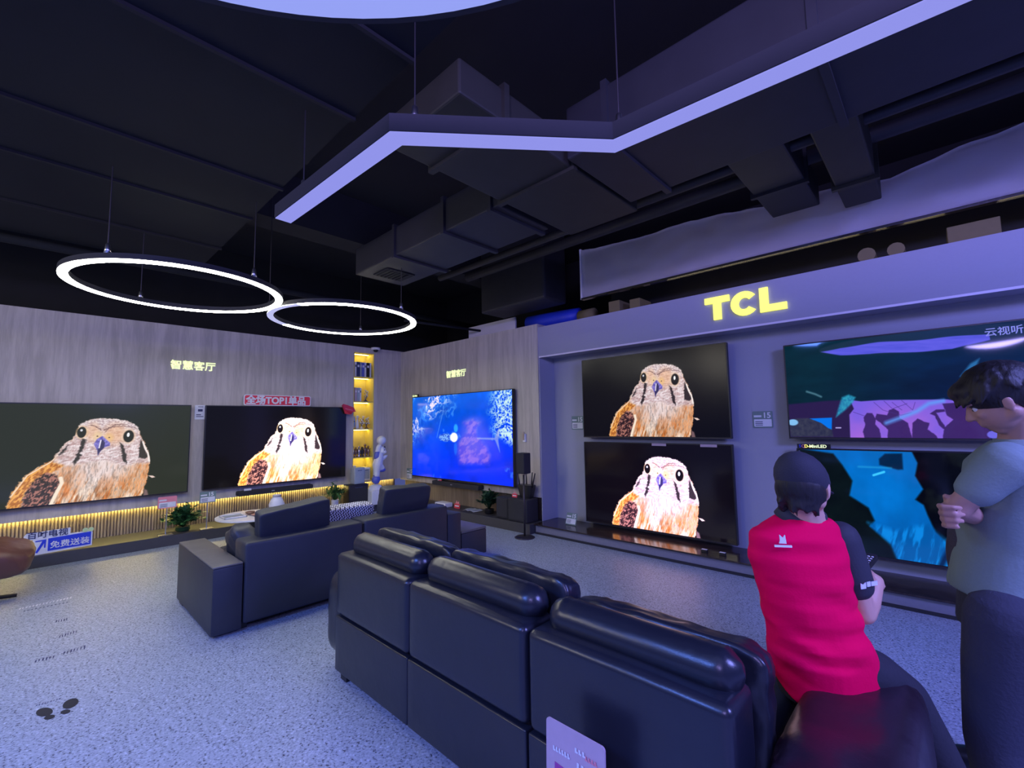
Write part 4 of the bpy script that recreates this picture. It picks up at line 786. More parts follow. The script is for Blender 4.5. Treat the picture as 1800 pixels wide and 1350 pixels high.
# ================================================================ sofas
def part(name, t, m, *a, sharp=.7, **k):
    bm = B(); box(bm, *a, **k); return obj(name, bm, M[m] if isinstance(m, str) else m, t, sharp=sharp)
t = thing('leather_sofa', (-4.4, 2.1, 0), 'charcoal leather sofa with square arms facing the left wall televisions', 'sofa')
part('seat_base', t, 'leatherA', -4.95, -4.0, 1.14, 3.04, .05, .26, bev=.02)
part('backrest', t, 'leatherA', -4.12, -3.86, 1.135, 2.088, .045, .632, bev=.022, seg=3); part('backrest', t, 'leatherA', -4.12, -3.86, 2.10, 3.05, .045, .640, bev=.022, seg=3)
part('arm', t, 'leatherA', -4.97, -3.86, .93, 1.128, .018, .487, bev=.012, seg=2); part('arm', t, 'leatherA', -4.97, -3.87, 3.056, 3.24, .04, .545, bev=.015, seg=2)
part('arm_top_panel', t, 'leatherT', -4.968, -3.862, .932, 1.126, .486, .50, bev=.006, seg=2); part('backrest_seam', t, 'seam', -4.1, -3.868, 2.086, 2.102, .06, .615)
for y0, y1 in ((1.15, 2.08), (2.10, 3.04)):
    bm = B(); puff(bm, (-4.56, (y0+y1)/2, .33), (.42, (y1-y0)/2, .085), 6, 10, wr=.01); obj('seat_cushion', bm, M['leatherA'], t, smooth=True)
for x, y in ((-4.85, 1.0), (-3.98, 1.12), (-4.85, 3.15), (-3.98, 3.15), (-3.95, 2.1)): part('foot', t, 'black', x-.06, x+.06, y-.06, y+.06, 0, .05)
def headrest(yc, hy, z0, z1, tilt, seed):
    bm = B(); puff(bm, (-4.02, yc, (z0+z1)/2), (.06, hy, (z1-z0)/2), 16, 14, Matrix.Rotation(tilt, 4, 'X') @ Matrix.Rotation(.22, 4, 'Y'), .012, 9, seed); o = obj('headrest', bm, M['leatherA'], t, smooth=True)
    return o
headrest(1.545, .285, .60, .855, .10, 2); headrest(2.62, .27, .60, .885, -.03, 7)
for yc, z in ((1.55, .80), (2.62, .84)):
    bm = B(); tube(bm, [(-3.958-.0, yc-.26, z-.03+(.0 if yc > 2 else -.02)), (-3.955, yc, z), (-3.958, yc+.26, z+(.01 if yc > 2 else .025))], .004, 6); obj('piping', bm, M['seam'], t)
bm = B(); puff(bm, (-4.20, 2.10, .655), (.06, .265, .10), 5, 10, Matrix.Rotation(-.02, 4, 'X') @ Matrix.Rotation(.3, 4, 'Y'), .006, 6); tag(obj('check_cushion', bm, checker_mat('woven_check'), smooth=True), 'black and white woven check cushion between the headrests of the charcoal sofa', 'cushion')
bm = B(); puff(bm, (-4.30, 1.24, .54), (.2, .09, .15), 3.2, 12, Matrix.Rotation(.25, 4, 'X') @ Matrix.Rotation(-.35, 4, 'Y'), .035, 9, 5); tag(obj('leather_cushion', bm, M['leatherA'], smooth=True), 'slumped black leather cushion beside the near arm of the charcoal sofa', 'cushion')
t = thing('ottoman', (-4.2, 3.46, 0), 'low plum-grey ottoman block beyond the far arm of the charcoal sofa', 'ottoman')
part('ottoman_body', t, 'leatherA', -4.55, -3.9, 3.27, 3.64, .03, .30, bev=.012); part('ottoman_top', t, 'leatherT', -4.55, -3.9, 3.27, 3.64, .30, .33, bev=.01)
for x in (-4.5, -3.97):
    for y in (3.31, 3.59): part('foot', t, 'black', x-.03, x+.03, y-.03, y+.03, 0, .035)
# near recliner sofa
t = thing('recliner_sofa', (-1.6, 1.8, 0), 'black leather three-seat recliner sofa seen from behind in the foreground', 'sofa')
cols = [(-2.745, -1.982), (-1.979, -1.204), (-1.193, -.462)]
for i, (a, b_) in enumerate(cols):
    for nm, z0, z1, rr_ in (('back_panel', .370, .735, .030), ('lower_back_panel', .05, .363, .008)):
        bm = B(); vs = box(bm, a, b_, 1.31, 1.50, z0, z1, rr_, 5)
        bmesh.ops.subdivide_edges(bm, edges=[e for e in bm.edges if e.calc_length() > .3], cuts=14, use_grid_fill=True)
        for v in bm.verts:
            q = ((v.co.x-a)/(b_-a))*2-1; r_ = ((v.co.z-z0)/(z1-z0))*2-1
            v.co.y -= .005*(1-q**4)*(1-r_**4)*(1 if v.co.y < 1.4 else -1)
            if z1 > .5 and v.co.z > .6: v.co.z += -.006+.006*(1-q*q)
            pass
        obj(nm, bm, M['leatherB'], t, smooth=True)
    part('back_frame', t, 'seam', a+.01, b_-.01, 1.345, 1.47, .06, .70)
    ht = .0 if i < 2 else -.035
    bm = B(); puff(bm, ((a+b_)/2+.01, 1.445, .768+ht*.3), ((b_-a)/2-.012, .066, .064), 2.0, 14, None, .004, 20, i)
    for v in bm.verts:                                     # keep the roll cylindrical, rounded only near its ends
        q = (v.co.x-(a+b_)/2-.01)/((b_-a)/2-.012); rad = Vector((0, v.co.y-1.445, v.co.z-.768-ht*.3))
        if rad.length > 1e-4:
            k = .070*(1-max(0, (abs(q)-.80)/.20)**2.2*.75)/max(rad.length, 1e-4)
            if abs(q) < .97: rad = rad*min(k, 3)
        v.co.y = 1.445+rad.y; v.co.z = .768+ht*.3+rad.z
        v.co += Vector((0, 0, 1))*.004*math.sin(v.co.x*130)*(1 if abs(q) > .8 else .15)
    obj('headrest_roll', bm, M['leatherB'], t, smooth=True)
    bm = B(); puff(bm, ((a+b_)/2+.015, 1.60, .645+ht*1.4), ((b_-a)/2+.005, .055, .19), 9, 22, Matrix.Rotation(-.10, 4, 'X'), .016, 13, i*7+3); obj('back_cushion', bm, M['leatherB'], t, smooth=True)
    bm = B(); puff(bm, ((a+b_)/2, 1.95, .36), ((b_-a)/2, .36, .10), 5, 12, None, .01, 8, i); obj('seat_cushion', bm, M['leatherB'], t, smooth=True)
    part('footrest', t, 'leatherB', a+.01, b_-.01, 2.22, 2.30, .10, .38, bev=.03, seg=3)
part('seat_base', t, 'leatherB', -2.74, -.47, 1.5, 2.24, .06, .30, bev=.01)
def arm(x0, x1, m, seed, z1, wr):
    bm = B(); puff(bm, ((x0+x1)/2, 1.80, z1/2+.02), ((x1-x0)/2, .46, z1/2-.03), 5.5, 14, None, wr, 10, seed)
    for v in bm.verts:
        v.co.z += .006*math.sin(v.co.y*110+2.5*math.sin(v.co.x*14)+3*mnoise.noise(v.co*5))*ss1(v.co.z, z1-.3, z1)*(1 if v.co.y < 1.75 else .3)*(2 if wr > .01 else .4)
    obj('arm', bm, M[m], t, smooth=True)
def ss1(x, a, b): q = min(1, max(0, (x-a)/(b-a))); return q*q*(3-2*q)
arm(-2.965, -2.735, 'leatherB', 3, .61, .008); arm(-.44, -.10, 'leatherP', 9, .60, .012)
for x, y in ((-2.85, 1.5), (-2.68, 1.37), (-1.98, 1.40), (-.55, 1.40), (-.27, 1.5), (-2.85, 2.1), (-.27, 2.1)): part('foot', t, 'black', x-.035, x+.035, y-.035, y+.035, 0, .075)
# ---------------------------------------------------------------- display card behind the recliner
t = thing('display_card', (-.9, 1.19, 0), 'rose-grey display card with a purple printed panel, standing against the recliner back', 'display card')
mxc_ = fr((-1.01, 1.195, .17), (1, -.0, 0), (0, .03, 1))
bm = B(); prism(bm, rrect(0, .22, 0, .375, .012), mxc_, .006); obj('card', bm, M['card'], t)
bm = B(); prism(bm, [(.035, .0), (.21, .0), (.21, .24), (.035, .255)], mxc_ @ Matrix.Translation((0, 0, .0065)), .001); pn = obj('printed_panel', bm, M['terr'], t)
def marks(x, y, n, w_, h_, m, gap=.25):
    for k in range(n):
        bm = B(); x0 = x+k*w_*(1+gap); prism(bm, [(x0, y), (x0+w_, y), (x0+w_, y+h_*.35), (x0+w_*.6, y+h_*.35), (x0+w_*.6, y+h_), (x0, y+h_)], mxc_ @ Matrix.Translation((0, 0, .008)), .001); obj('printed_mark', bm, M[m], t)
marks(.03, .288, 6, .009, .014, 'paper'); marks(.115, .318, 3, .011, .014, 'paper'); marks(.152, .312, 4, .009, .012, 'pink'); marks(.122, .275, 4, .013, .017, 'paper'); marks(.045, .21, 3, .012, .008, 'card'); marks(.09, .17, 5, .012, .008, 'card')
bm = B(); tube(bm, [(-.9, 1.203, .30), (-.9, 1.21, .01)], .008, 8); obj('pole', bm, M['metal'], t); bm = B(); lathe(bm, [(.085, 0), (.085, .008), (.02, .014)], (-.9, 1.20, 0), 24); obj('stand_base', bm, M['metal'], t)
# ---------------------------------------------------------------- coffee table and what stands on it
t = thing('coffee_table', (-6.4, 1.95, 0), 'round white-topped coffee table with a black stem before the left wall', 'table')
bm = B(); lathe(bm, [(.37, .375), (.40, .385), (.40, .40), (0, .40)], (-6.4, 1.95, 0), 48); obj('tabletop', bm, M['white'], t)
bm = B(); lathe(bm, [(.05, .02), (.045, .1), (.06, .3), (.09, .374)], (-6.4, 1.95, 0), 20); obj('stem', bm, M['black'], t, smooth=True); bm = B(); lathe(bm, [(.22, 0), (.22, .015), (.05, .022)], (-6.4, 1.95, 0), 32); obj('base', bm, M['black'], t)
t = thing('serving_tray', (-6.42, 1.76, .40), 'pale rectangular tray at the left side of the coffee table', 'tray'); bm = B(); box(bm, -6.55, -6.3, 1.62, 1.86, .401, .41, .003, 1); obj('tray_plate', bm, M['greybox'], t)
bm = B()
for a in ((-6.55, -6.3, 1.62, 1.63), (-6.55, -6.3, 1.85, 1.86), (-6.55, -6.54, 1.62, 1.86), (-6.31, -6.3, 1.62, 1.86)): box(bm, *a, .41, .42)
obj('tray_rim', bm, M['white'], t)
t = thing('copper_bowl', (-6.42, 1.93, .40), 'small copper bowl next to the pale tray on the coffee table', 'bowl'); bm = B(); lathe(bm, [(.02, 0), (.05, .02), (.055, .04), (.05, .04), (.02, .01)], (-6.42, 1.93, .401), 20); obj('bowl_body', bm, M['bronze'], t, smooth=True); bm = B(); lathe(bm, [(.046, .03), (.03, .045)], (-6.42, 1.93, .401), 14); obj('contents', bm, M['leatherBr'], t, smooth=True)
t = thing('pink_plate', (-6.30, 2.03, .40), 'blush pink round plate on the coffee table, half hidden by the headrest', 'plate'); bm = B(); lathe(bm, [(.05, 0), (.12, .012), (.125, .018), (.06, .01)], (-6.30, 2.03, .401), 28); obj('plate_body', bm, M['skin2'], t, smooth=True); bm = B(); lathe(bm, [(.07, .012), (.07, .02)], (-6.30, 2.03, .401), 20); obj('plate_centre', bm, M['paper'], t)
t = thing('glass_vase', (-6.42, 2.24, .40), 'pale blue rounded glass vase showing above the left headrest', 'vase'); bm = B(); lathe(bm, [(.05, 0), (.09, .04), (.095, .09), (.07, .15), (.045, .19), (.05, .21), (.042, .21), (.06, .15)], (-6.42, 2.24, .401), 28); obj('vase_body', bm, M['pot'], t, smooth=True); bm = B(); tube(bm, [(-6.42+.052*math.cos(q), 2.24+.052*math.sin(q), .605) for q in [k*PI/10 for k in range(21)]], .004, 6); obj('rim', bm, M['metal'], t)
# ---------------------------------------------------------------- brown lounge chair at the left edge
t = thing('lounge_chair', (-6.2, -.5, 0), 'brown leather swivel lounge chair cut off by the left edge of the view', 'chair')
bm = B(); puff(bm, (-6.15, -.36, .41), (.40, .42, .145), 3.6, 14, Matrix.Rotation(-.12, 4, 'X'), .03, 7, 1); obj('seat', bm, M['leatherBr'], t, smooth=True)
bm = B(); puff(bm, (-6.15, -.86, .72), (.36, .10, .34), 4, 12, Matrix.Rotation(.25, 4, 'X'), .02, 6, 5); obj('backrest', bm, M['leatherBr'], t, smooth=True)
for x in (-6.55, -5.75): bm = B(); puff(bm, (x, -.5, .46), (.06, .30, .08), 3, 10, None, .01, 6, 2); obj('arm', bm, M['leatherBr'], t, smooth=True)
bm = B(); tube(bm, [(-6.25, -.45, .04), (-6.25, -.45, .28)], .03, 16); obj('column', bm, M['black'], t, smooth=True)
for k in range(5): a = 2*PI*k/5+1.45; bm = B(); tube(bm, [(-6.25, -.45, .045), (-6.25+.42*math.cos(a), -.45+.42*math.sin(a), .018)], [.024, .016], 8); obj('star_foot', bm, M['black'], t, smooth=True)
# ---------------------------------------------------------------- floor stickers
def fl(px, py): d = at(px, py, 1)-Vector((0, 0, H)); return Vector((0, 0, H))+d*(-H/d.z)
t = thing('footprint_sticker', fl(100, 1246), 'pair of black footprint stickers on the terrazzo floor at lower left', 'sticker')
def blob(P, m, nm, par, z=.0015): 
    bm = B(); vs = [bm.verts.new((p.x, p.y, z)) for p in P]; f = bm.faces.new(vs); r = bmesh.ops.extrude_face_region(bm, geom=[f]); [setattr(v.co, 'z', .0003) for v in r['geom'] if isinstance(v, bmesh.types.BMVert)]; return obj(nm, bm, M[m], par)
def ov(cx, cy, rx, ry, a, n=22): a = math.radians(a); return [fl(cx+rx*math.cos(q)*math.cos(a)-ry*math.sin(q)*math.sin(a), cy+rx*math.cos(q)*math.sin(a)+ry*math.sin(q)*math.cos(a)) for q in [2*PI*k/n for k in range(n)]]
for cx, cy, rx, ry, a, nm in ((78, 1252, 15, 7.5, -8, 'sole'), (87, 1261, 10, 3.6, -14, 'heel'), (124, 1237, 15, 7.5, -24, 'sole'), (115, 1251.5, 9, 3.6, -12, 'heel')): blob(ov(cx, cy, rx, ry, a), 'matte', nm, t)
t = thing('floor_notice', fl(90, 1110), 'faded rows of printed lettering stuck on the terrazzo floor', 'floor sticker')
random.seed(2)
for (x0, y0, x1, y1, m, n, hgt) in ((32, 1071, 128, 1050, 'paper', 16, 1.4), (40, 1075, 122, 1058, 'navy', 12, .7), (97, 1093, 120, 1088, 'navy', 5, 2.2), (103, 1120, 137, 1110, 'navy', 7, 2.6), (60, 1163, 98, 1154, 'navy', 6, 2.4), (110, 1149, 152, 1137, 'navy', 7, 3.), (62, 1241, 108, 1228, 'navy', 9, 1.2)):
    for k in range(n):
        q = (k+.15)/n; x = x0+(x1-x0)*q; y = y0+(y1-y0)*q; w_ = (x1-x0)/n*random.uniform(.45, .75); s_ = (y1-y0)/(x1-x0)
        blob([fl(x, y+hgt), fl(x+w_*.7, y+s_*w_+hgt*random.uniform(.2, 1)), fl(x+w_, y+s_*w_-hgt), fl(x+w_*.2, y-hgt*random.uniform(.3, 1))], m, 'printed_mark', t)
# ================================================================ people
def hand(bm, wrist, d, up, s=1., curl=.5, side=1, spread=.018):
    """palm + four unequal bent fingers + thumb; d = forward, up = back of the hand"""
    d = Vector(d).normalized(); up = (Vector(up)-d*Vector(up).dot(d)).normalized(); r = d.cross(up)*side; w0 = Vector(wrist)
    for q in (-1, -.33, .33, 1): capsule(bm, w0+r*q*.018*s, .019*s, w0+d*.085*s+r*q*.031*s, .013*s, 8)
    for q, ln in ((-1, .062), (-.33, .078), (.33, .084), (1, .074)):
        p = w0+d*.085*s+r*q*.034*s; a = 0
        for k, f in enumerate((.45, .32, .23)):
            a += curl*(.6+.35*k); v = d*math.cos(a)-up*math.sin(a); n = p+v*ln*s*f; capsule(bm, p, (.0098-.0012*k)*s, n, (.0088-.0012*k)*s, 8); p = n
    p = w0+d*.025*s+r*.026*s; v = (d*.55+r*.75-up*.35).normalized(); n = p+v*.045*s; capsule(bm, p, .013*s, n, .0105*s, 8); v = (d*.9+r*.1-up*.45).normalized(); capsule(bm, n, .0105*s, n+v*.033*s, .0085*s, 8)
def head(bm, c, f, u, s=1.):
    """skull, jaw, nose, ears, lips; f = facing, u = crown direction"""
    c = Vector(c); f = Vector(f).normalized(); u = (Vector(u)-f*Vector(u).dot(f)).normalized(); r = f.cross(u)
    R_ = Matrix((r, f, u)).transposed()
    ell(bm, c+u*.025*s-f*.012*s, (.075*s, .094*s, .088*s), R_); ell(bm, c-u*.025*s+f*.02*s, (.062*s, .072*s, .082*s), R_)
    capsule(bm, c-u*.088*s+f*.045*s, .026*s, c-u*.06*s+f*.055*s, .03*s); 
    for q in (-1, 1):
        capsule(bm, c-u*.075*s+f*.05*s, .026*s, c-u*.045*s-f*.015*s+r*q*.052*s, .024*s)
        ell(bm, c-u*.005*s-f*.012*s+r*q*.078*s, (.008*s, .019*s, .031*s), R_ @ Matrix.Rotation(.3*q, 3, 'Z'), 3)
        capsule(bm, c+u*.022*s+f*.080*s+r*q*.012*s, .009*s, c+u*.026*s+f*.072*s+r*q*.045*s, .007*s, 8)
        ell(bm, c-u*.022*s+f*.062*s+r*q*.036*s, (.02*s, .02*s, .02*s), R_, 3)
    capsule(bm, c+u*.012*s+f*.085*s, .008*s, c-u*.027*s+f*.104*s, .012*s, 8)
    for q in (-1, 1): ell(bm, c-u*.031*s+f*.094*s+r*q*.011*s, (.008*s, .009*s, .007*s), R_, 3)
    capsule(bm, c-u*.052*s+f*.083*s-r*.018*s, .008*s, c-u*.052*s+f*.083*s+r*.018*s, .008*s, 8); capsule(bm, c-u*.063*s+f*.081*s-r*.015*s, .008*s, c-u*.063*s+f*.081*s+r*.015*s, .008*s, 8)
    return R_, r, f, u
def eyes(c, f, u, s, t):
    f = Vector(f).normalized(); u = (Vector(u)-f*Vector(u).dot(f)).normalized(); r = f.cross(u)
    for q in (-1, 1):
        bm = B(); ell(bm, Vector(c)+u*.003*s+f*.068*s+r*q*.031*s, (.012*s,)*3, n=3); o = obj('eye', bm, M['white'], t, smooth=True)
        bm = B(); ell(bm, Vector(c)+u*.002*s+f*.0758*s+r*q*.031*s, (.006*s,)*3, n=3); obj('iris', bm, M['black'], o, smooth=True)
        bm = B(); capsule(bm, Vector(c)+u*.027*s+f*.087*s+r*q*.014*s, .003*s, Vector(c)+u*.029*s+f*.078*s+r*q*.046*s, .0025*s, 6); obj('eyebrow', bm, M['hair'], t, smooth=True)
# --- man in the red jersey, perched on the arm of the recliner, back to us
D = 1.60
t = thing('person', (-.27, 1.98, 0), 'person in a black cap and crimson jersey perched on the recliner arm, holding a remote', 'person')
hc = at(1412, 858, 1.62); up = (at(1408, 800, 1.62)-at(1420, 915, 1.62)).normalized(); hf = (CF*.62+CR*.70-Vector((0, 0, .28))).normalized()
neck = at(1420, 912, 1.62)
Sh = {'R': at(1478, 948, 1.62), 'L': at(1356, 948, 1.73)}
El = {'R': at(1519, 1078, 1.60), 'L': at(1352, 1060, 1.92)}
Wr = {'R': at(1540, 1022, 1.66), 'L': at(1440, 1035, 2.0)}
Hip = {'R': at(1478, 1150, 1.60), 'L': at(1410, 1150, 1.68)}
Kn = {'R': at(1592, 1222, 1.66), 'L': at(1470, 1120, 2.06)}
An = {'R': at(1705, 1432, 1.62), 'L': at(1500, 1285, 2.12)}
bm = B(); head(bm, hc, hf, up); capsule(bm, hc-up*.06-hf*.02, .052, neck, .056); capsule(bm, neck, .056, neck-up*.06, .075)
tors = [(1445, 1165, .13, .09), (1432, 1100, .125, .09), (1416, 1030, .13, .095), (1405, 965, .145, .095), (1408, 930, .12, .075)]
loft(bm, [(at(x, y, 1.64), CR*a, CF*b) for x, y, a, b in tors], 20, 2.4)
for k in 'RL':
    chain(bm, [(Sh[k], .045), (El[k], .036)]); chain(bm, [(El[k], .037), (El[k].lerp(Wr[k], .35), .037), (Wr[k], .025)])
    chain(bm, [(Hip[k], .07), (Kn[k], .05)]); chain(bm, [(Kn[k], .05), (Kn[k].lerp(An[k], .35), .047), (An[k], .035)])
fwdR = (CF*.75+CR*.25+Vector((0, 0, .12))).normalized()
hand(bm, Wr['R'], fwdR, CR*.75+Vector((0, 0, .6))-CF*.2, .95, .75, -1); hand(bm, Wr['L'], (CR*.6+CF*.6), Vector((0, 0, 1)), .95, .6, 1)
body = obj('body', bm, M['skin2'], t); fuse(body, .0055, 2)
eyes(hc, hf, up, 1., t)
# jersey
bm = B(); J = [(1453, 1206, .180, .138), (1450, 1185, .186, .145), (1441, 1140, .174, .135), (1424, 1090, .158, .12), (1413, 1030, .158, .115), (1402, 975, .168, .118), (1402, 942, .158, .105), (1406, 922, .125, .085), (1411, 908, .085, .068)]
tilt = Vector((0, 0, .05))
J2 = []
for p_, q_ in zip(J, J[1:]): J2 += [tuple(p_[i]+(q_[i]-p_[i])*k/5 for i in range(4)) for k in range(5)]
J = J2+[J[-1]]
loft(bm, [(at(x, y, 1.64), CR*a+Vector((0, 0, -.03*(1 if y > 930 else .2)))*(1 if y > 1150 else .3), CF*b+Vector((0, 0, .06 if y > 1150 else .0))) for x, y, a, b in J], 40, 2.3, .012, 11, 4)

for v in bm.verts:
    q = (v.co-at(1420, 1000, 1.64)).dot(CR); zq = max(0, min(1, (1.0-v.co.z)/.25)); v.co -= CF*(.008*zq+.012*zq*max(0, min(1, (v.co.z-.60)/.06)))*(.25+math.sin(v.co.z*62+q*9+3.5*mnoise.noise(v.co*6))*.5+.3*mnoise.noise(v.co*16))*(1 if (v.co-at(1420, 1000, 1.64)).dot(CF) < 0 else 0)
js = obj('jersey', bm, M['redshirt'], t); fuse(js, .006, 2)
bm = B(); bmesh.ops.create_grid(bm, x_segments=1, y_segments=1, size=.001); bm.free()
for k in 'RL':
    bm = B(); e = Sh[k].lerp(El[k], .60); chain(bm, [(Sh[k]+(Vector((0, 0, .004))), .060), (Sh[k].lerp(El[k], .35), .060), (e, .058)], 20); o = obj('sleeve', bm, M['blacksleeve'], t); fuse(o, .007, 3)
    if k == 'R': eR = e
bm = B(); rings = []
for q, (x, y, a, b_) in enumerate(((1411, 916, .093, .078), (1413, 904, .076, .066), (1417, 893, .064, .060), (1418, 889, .060, .056))): rings.append((at(x, y, 1.635), CR*a+Vector((0, 0, -.02)), CF*b_+Vector((0, 0, .022))))
loft(bm, rings, 28, 2); obj('collar', bm, M['blacksleeve'], t, smooth=True)
# prints on the jersey
lg = fr(at(1367, 955, 1.505), CR+Vector((0, 0, -.05)), Vector((0, 0, 1))+CF*.1)
bm = B(); prism(bm, [(.004, 0), (.028, 0), (.026, .028), (.018, .018), (.008, .028), (.008, .010)], lg, .003); prism(bm, [(-.012, -.012), (.045, -.012), (.045, -.005), (-.012, -.005)], lg, .003); obj('back_print', bm, M['paper'], js)
lg = fr(eR-CF*.060-Vector((0, 0, -.002))-CR*.025, CR*.95+Vector((0, 0, .16)), Vector((0, 0, 1)))
bm = B(); prism(bm, [(0, 0), (.018, 0), (.018, .02), (.009, .014), (0, .02)], lg, .003); prism(bm, [(.022, .004), (.034, .004), (.034, .02), (.022, .02)], lg, .003); prism(bm, [(.037, .004), (.058, .004), (.058, .018), (.037, .018)], lg, .003); obj('sleeve_print', bm, M['paper'], js)
# trousers, shoes
bm = B(); loft(bm, [(at(1450, 1222, 1.64), CR*.15, CF*.12), (at(1448, 1190, 1.64), CR*.158, CF*.125), (at(1444, 1150, 1.64), CR*.145, CF*.11)], 28, 2.3)
for k in 'RL': chain(bm, [(Hip[k]-Vector((0, 0, .03)), .088), (Hip[k].lerp(Kn[k], .5), .086), (Kn[k], .070)], 18); chain(bm, [(Kn[k], .070), (Kn[k].lerp(An[k], .4), .068), (An[k], .056)], 18)
o = obj('trousers', bm, M['trousers'], t); fuse(o, .009, 5)
for k, dr in (('R', CR*.8-CF*.1), ('L', CF*.6+CR*.5)):
    a = An[k].copy(); dr = dr.normalized(); zf = a.z-.045; bm = B(); puff(bm, (a.x+dr.x*.06, a.y+dr.y*.06, max(.045, zf)), (.135, .048, .042), 2.8, 8, Matrix.Rotation(math.atan2(dr.y, dr.x), 4, 'Z')); o = obj('shoe', bm, M['shoe'], t, smooth=True)
# cap and hair
R_ = Matrix((hf.cross(up), hf, up)).transposed(); 
bm = B(); ell(bm, hc+up*.030-hf*.012, (.092, .108, .098), R_); 
for v in bm.verts:
    q = (v.co-hc).dot(up)
    if q < .002: v.co += up*(.002-q)
o = obj('cap', bm, M['cap'], t, smooth=True)
bm = B(); ell(bm, hc+up*.012+hf*.115, (.07, .06, .008), R_); obj('cap_brim', bm, M['cap'], o, smooth=True); bm = B(); ell(bm, hc+up*.129-hf*.012, (.008, .008, .005), R_, 3); obj('cap_button', bm, M['black'], o, smooth=True)
bm = B(); ell(bm, hc-up*.020-hf*.040, (.087, .078, .078), R_); rr_ = hf.cross(up)
random.seed(5)
for k in range(70):
    a = random.uniform(-1.9, .9); p = hc-up*random.uniform(.02, .05)+rr_*math.sin(a)*.078-hf*(math.cos(a)*.095+.0); q = p-up*random.uniform(.035, .07)-hf*random.uniform(-.01, .02)+rr_*random.uniform(-.02, .01); capsule(bm, p, .011, q, .004, 6)
o = obj('hair', bm, M['hair'], t); fuse(o, .006, 1)
# remote in his hand
p0 = Wr['R']+fwdR*.10; t2 = thing('remote_control', p0, 'black remote control held by the person in the crimson jersey', 'remote')
dR = (CR*.75+CF*.6+Vector((0, 0, .12))).normalized(); sd = dR.cross(Vector((0, 0, 1))).normalized(); mxr_ = fr(p0-dR*.06-sd*.02+Vector((0, 0, .012)), sd, dR)
bm = B(); prism(bm, rrect(0, .045, 0, .16, .015), mxr_, .016); obj('casing', bm, M['rem'], t2)
for i in range(3):
    for j in range(5): bm = B(); prism(bm, rrect(.006+i*.012, .014+i*.012, .03+j*.022, .038+j*.022, .003, 2), mxr_ @ Matrix.Translation((0, 0, .016)), .002); prism(bm, rrect(.006+i*.012, .014+i*.012, .03+j*.022, .038+j*.022, .003, 2), mxr_ @ Matrix.Translation((0, 0, -.002)), .002); obj('button', bm, M['white'], t2)
# --- man standing at the right, arms folded, head bowed to the left
D2 = 1.75
def a2(x, y, d=0): return at(x, y, D2+d)
t = thing('person', (.15, 2.6, 0), 'person in a sage T-shirt and dark jeans standing with folded arms at the right edge', 'person')
f2 = (-CR*.90+CF*.44).normalized(); s2 = f2.cross(Vector((0, 0, 1))).normalized()      # s2: his right-hand side
hc = a2(1757, 704, .02); hf = (-CR*.66+CF*.70-Vector((0, 0, .44))).normalized(); up = (Vector((0, 0, 1))+f2*.42).normalized()
neck = a2(1790, 768, .03); chest = a2(1778, 850, .03)
ShL = a2(1768, 812, -.12); ShR = a2(1782, 806, .22); ElL = a2(1684, 893, -.05); ElR = a2(1700, 892, .22)
WrL = a2(1730, 915, .10); WrR = a2(1690, 905, .02)
HipL = a2(1768, 1070, -.06); HipR = a2(1772, 1070, .12); KnL = a2(1748, 1300, -.05); KnR = a2(1752, 1290, .14)
AnL = KnL+Vector((0, 0, -.42))-f2*.03; AnR = KnR+Vector((0, 0, -.42))-f2*.03
bm = B(); head(bm, hc, hf, up, 1.06); capsule(bm, hc-up*.05-hf*.03, .054, neck, .058); capsule(bm, neck, .058, neck-Vector((0, 0, .07)), .08)
loft(bm, [(a2(x, y, .04), f2*a, s2*b) for x, y, a, b in ((1775, 1070, .10, .14), (1778, 980, .095, .135), (1776, 900, .10, .15), (1780, 830, .10, .16), (1786, 795, .07, .11))], 22, 2.4)
chain(bm, [(ShL, .05), (ElL, .04)]); chain(bm, [(ElL, .041), (ElL.lerp(WrL, .4), .038), (WrL, .028)]); chain(bm, [(ShR, .05), (ElR, .04)]); chain(bm, [(ElR, .041), (WrR, .028)])
chain(bm, [(a2(1700, 906, .10), .030), (a2(1668, 905, .04), .028)])              # back of the gripping hand
for q, (y0, x1) in enumerate(((889, 1688), (901, 1694), (912, 1692), (923, 1683))):
    chain(bm, [(a2(1668+q*1.5, y0+1, .03), .011), (a2(1651+q*3, y0, -.02), .0105), (a2(1658+q*3, y0+2, -.075), .0098), (a2(1676+q*2, y0+3, -.098), .0092), (a2(x1, y0+4, -.098), .0082)], 8)
capsule(bm, a2(1668, 890, .03), .012, a2(1662, 872, -.03), .010, 8)
hand(bm, WrL, (f2*.3+s2*.8), Vector((0, 0, 1)), .95, .5, 1)
for a, b_, c in ((HipL, KnL, AnL), (HipR, KnR, AnR)): chain(bm, [(a, .08), (b_, .055)]); chain(bm, [(b_, .055), (c, .038)])
body = obj('body', bm, M['skin'], t); fuse(body, .0055, 2); eyes(hc, hf, up, 1.06, t)
bm = B(); loft(bm, [(a2(x, y, .04), f2*a, s2*b+Vector((0, 0, z))) for x, y, a, b, z in ((1774, 1042, .168, .205, 0), (1774, 1015, .166, .20, 0), (1778, 960, .150, .19, 0), (1780, 900, .150, .195, 0), (1784, 850, .142, .205, 0), (1784, 815, .13, .20, 0), (1787, 790, .10, .15, 0), (1790, 774, .07, .09, 0))], 36, 2.4, .010, 8, 2)
chain(bm, [(ShL+Vector((0, 0, -.005)), .080), (ShL.lerp(ElL, .4), .070), (ShL.lerp(ElL, .58), .066)], 20); chain(bm, [(ShR, .075), (ShR.lerp(ElR, .66), .073)], 18)
ts = obj('t_shirt', bm, M['sage'], t); fuse(ts, .008, 5)
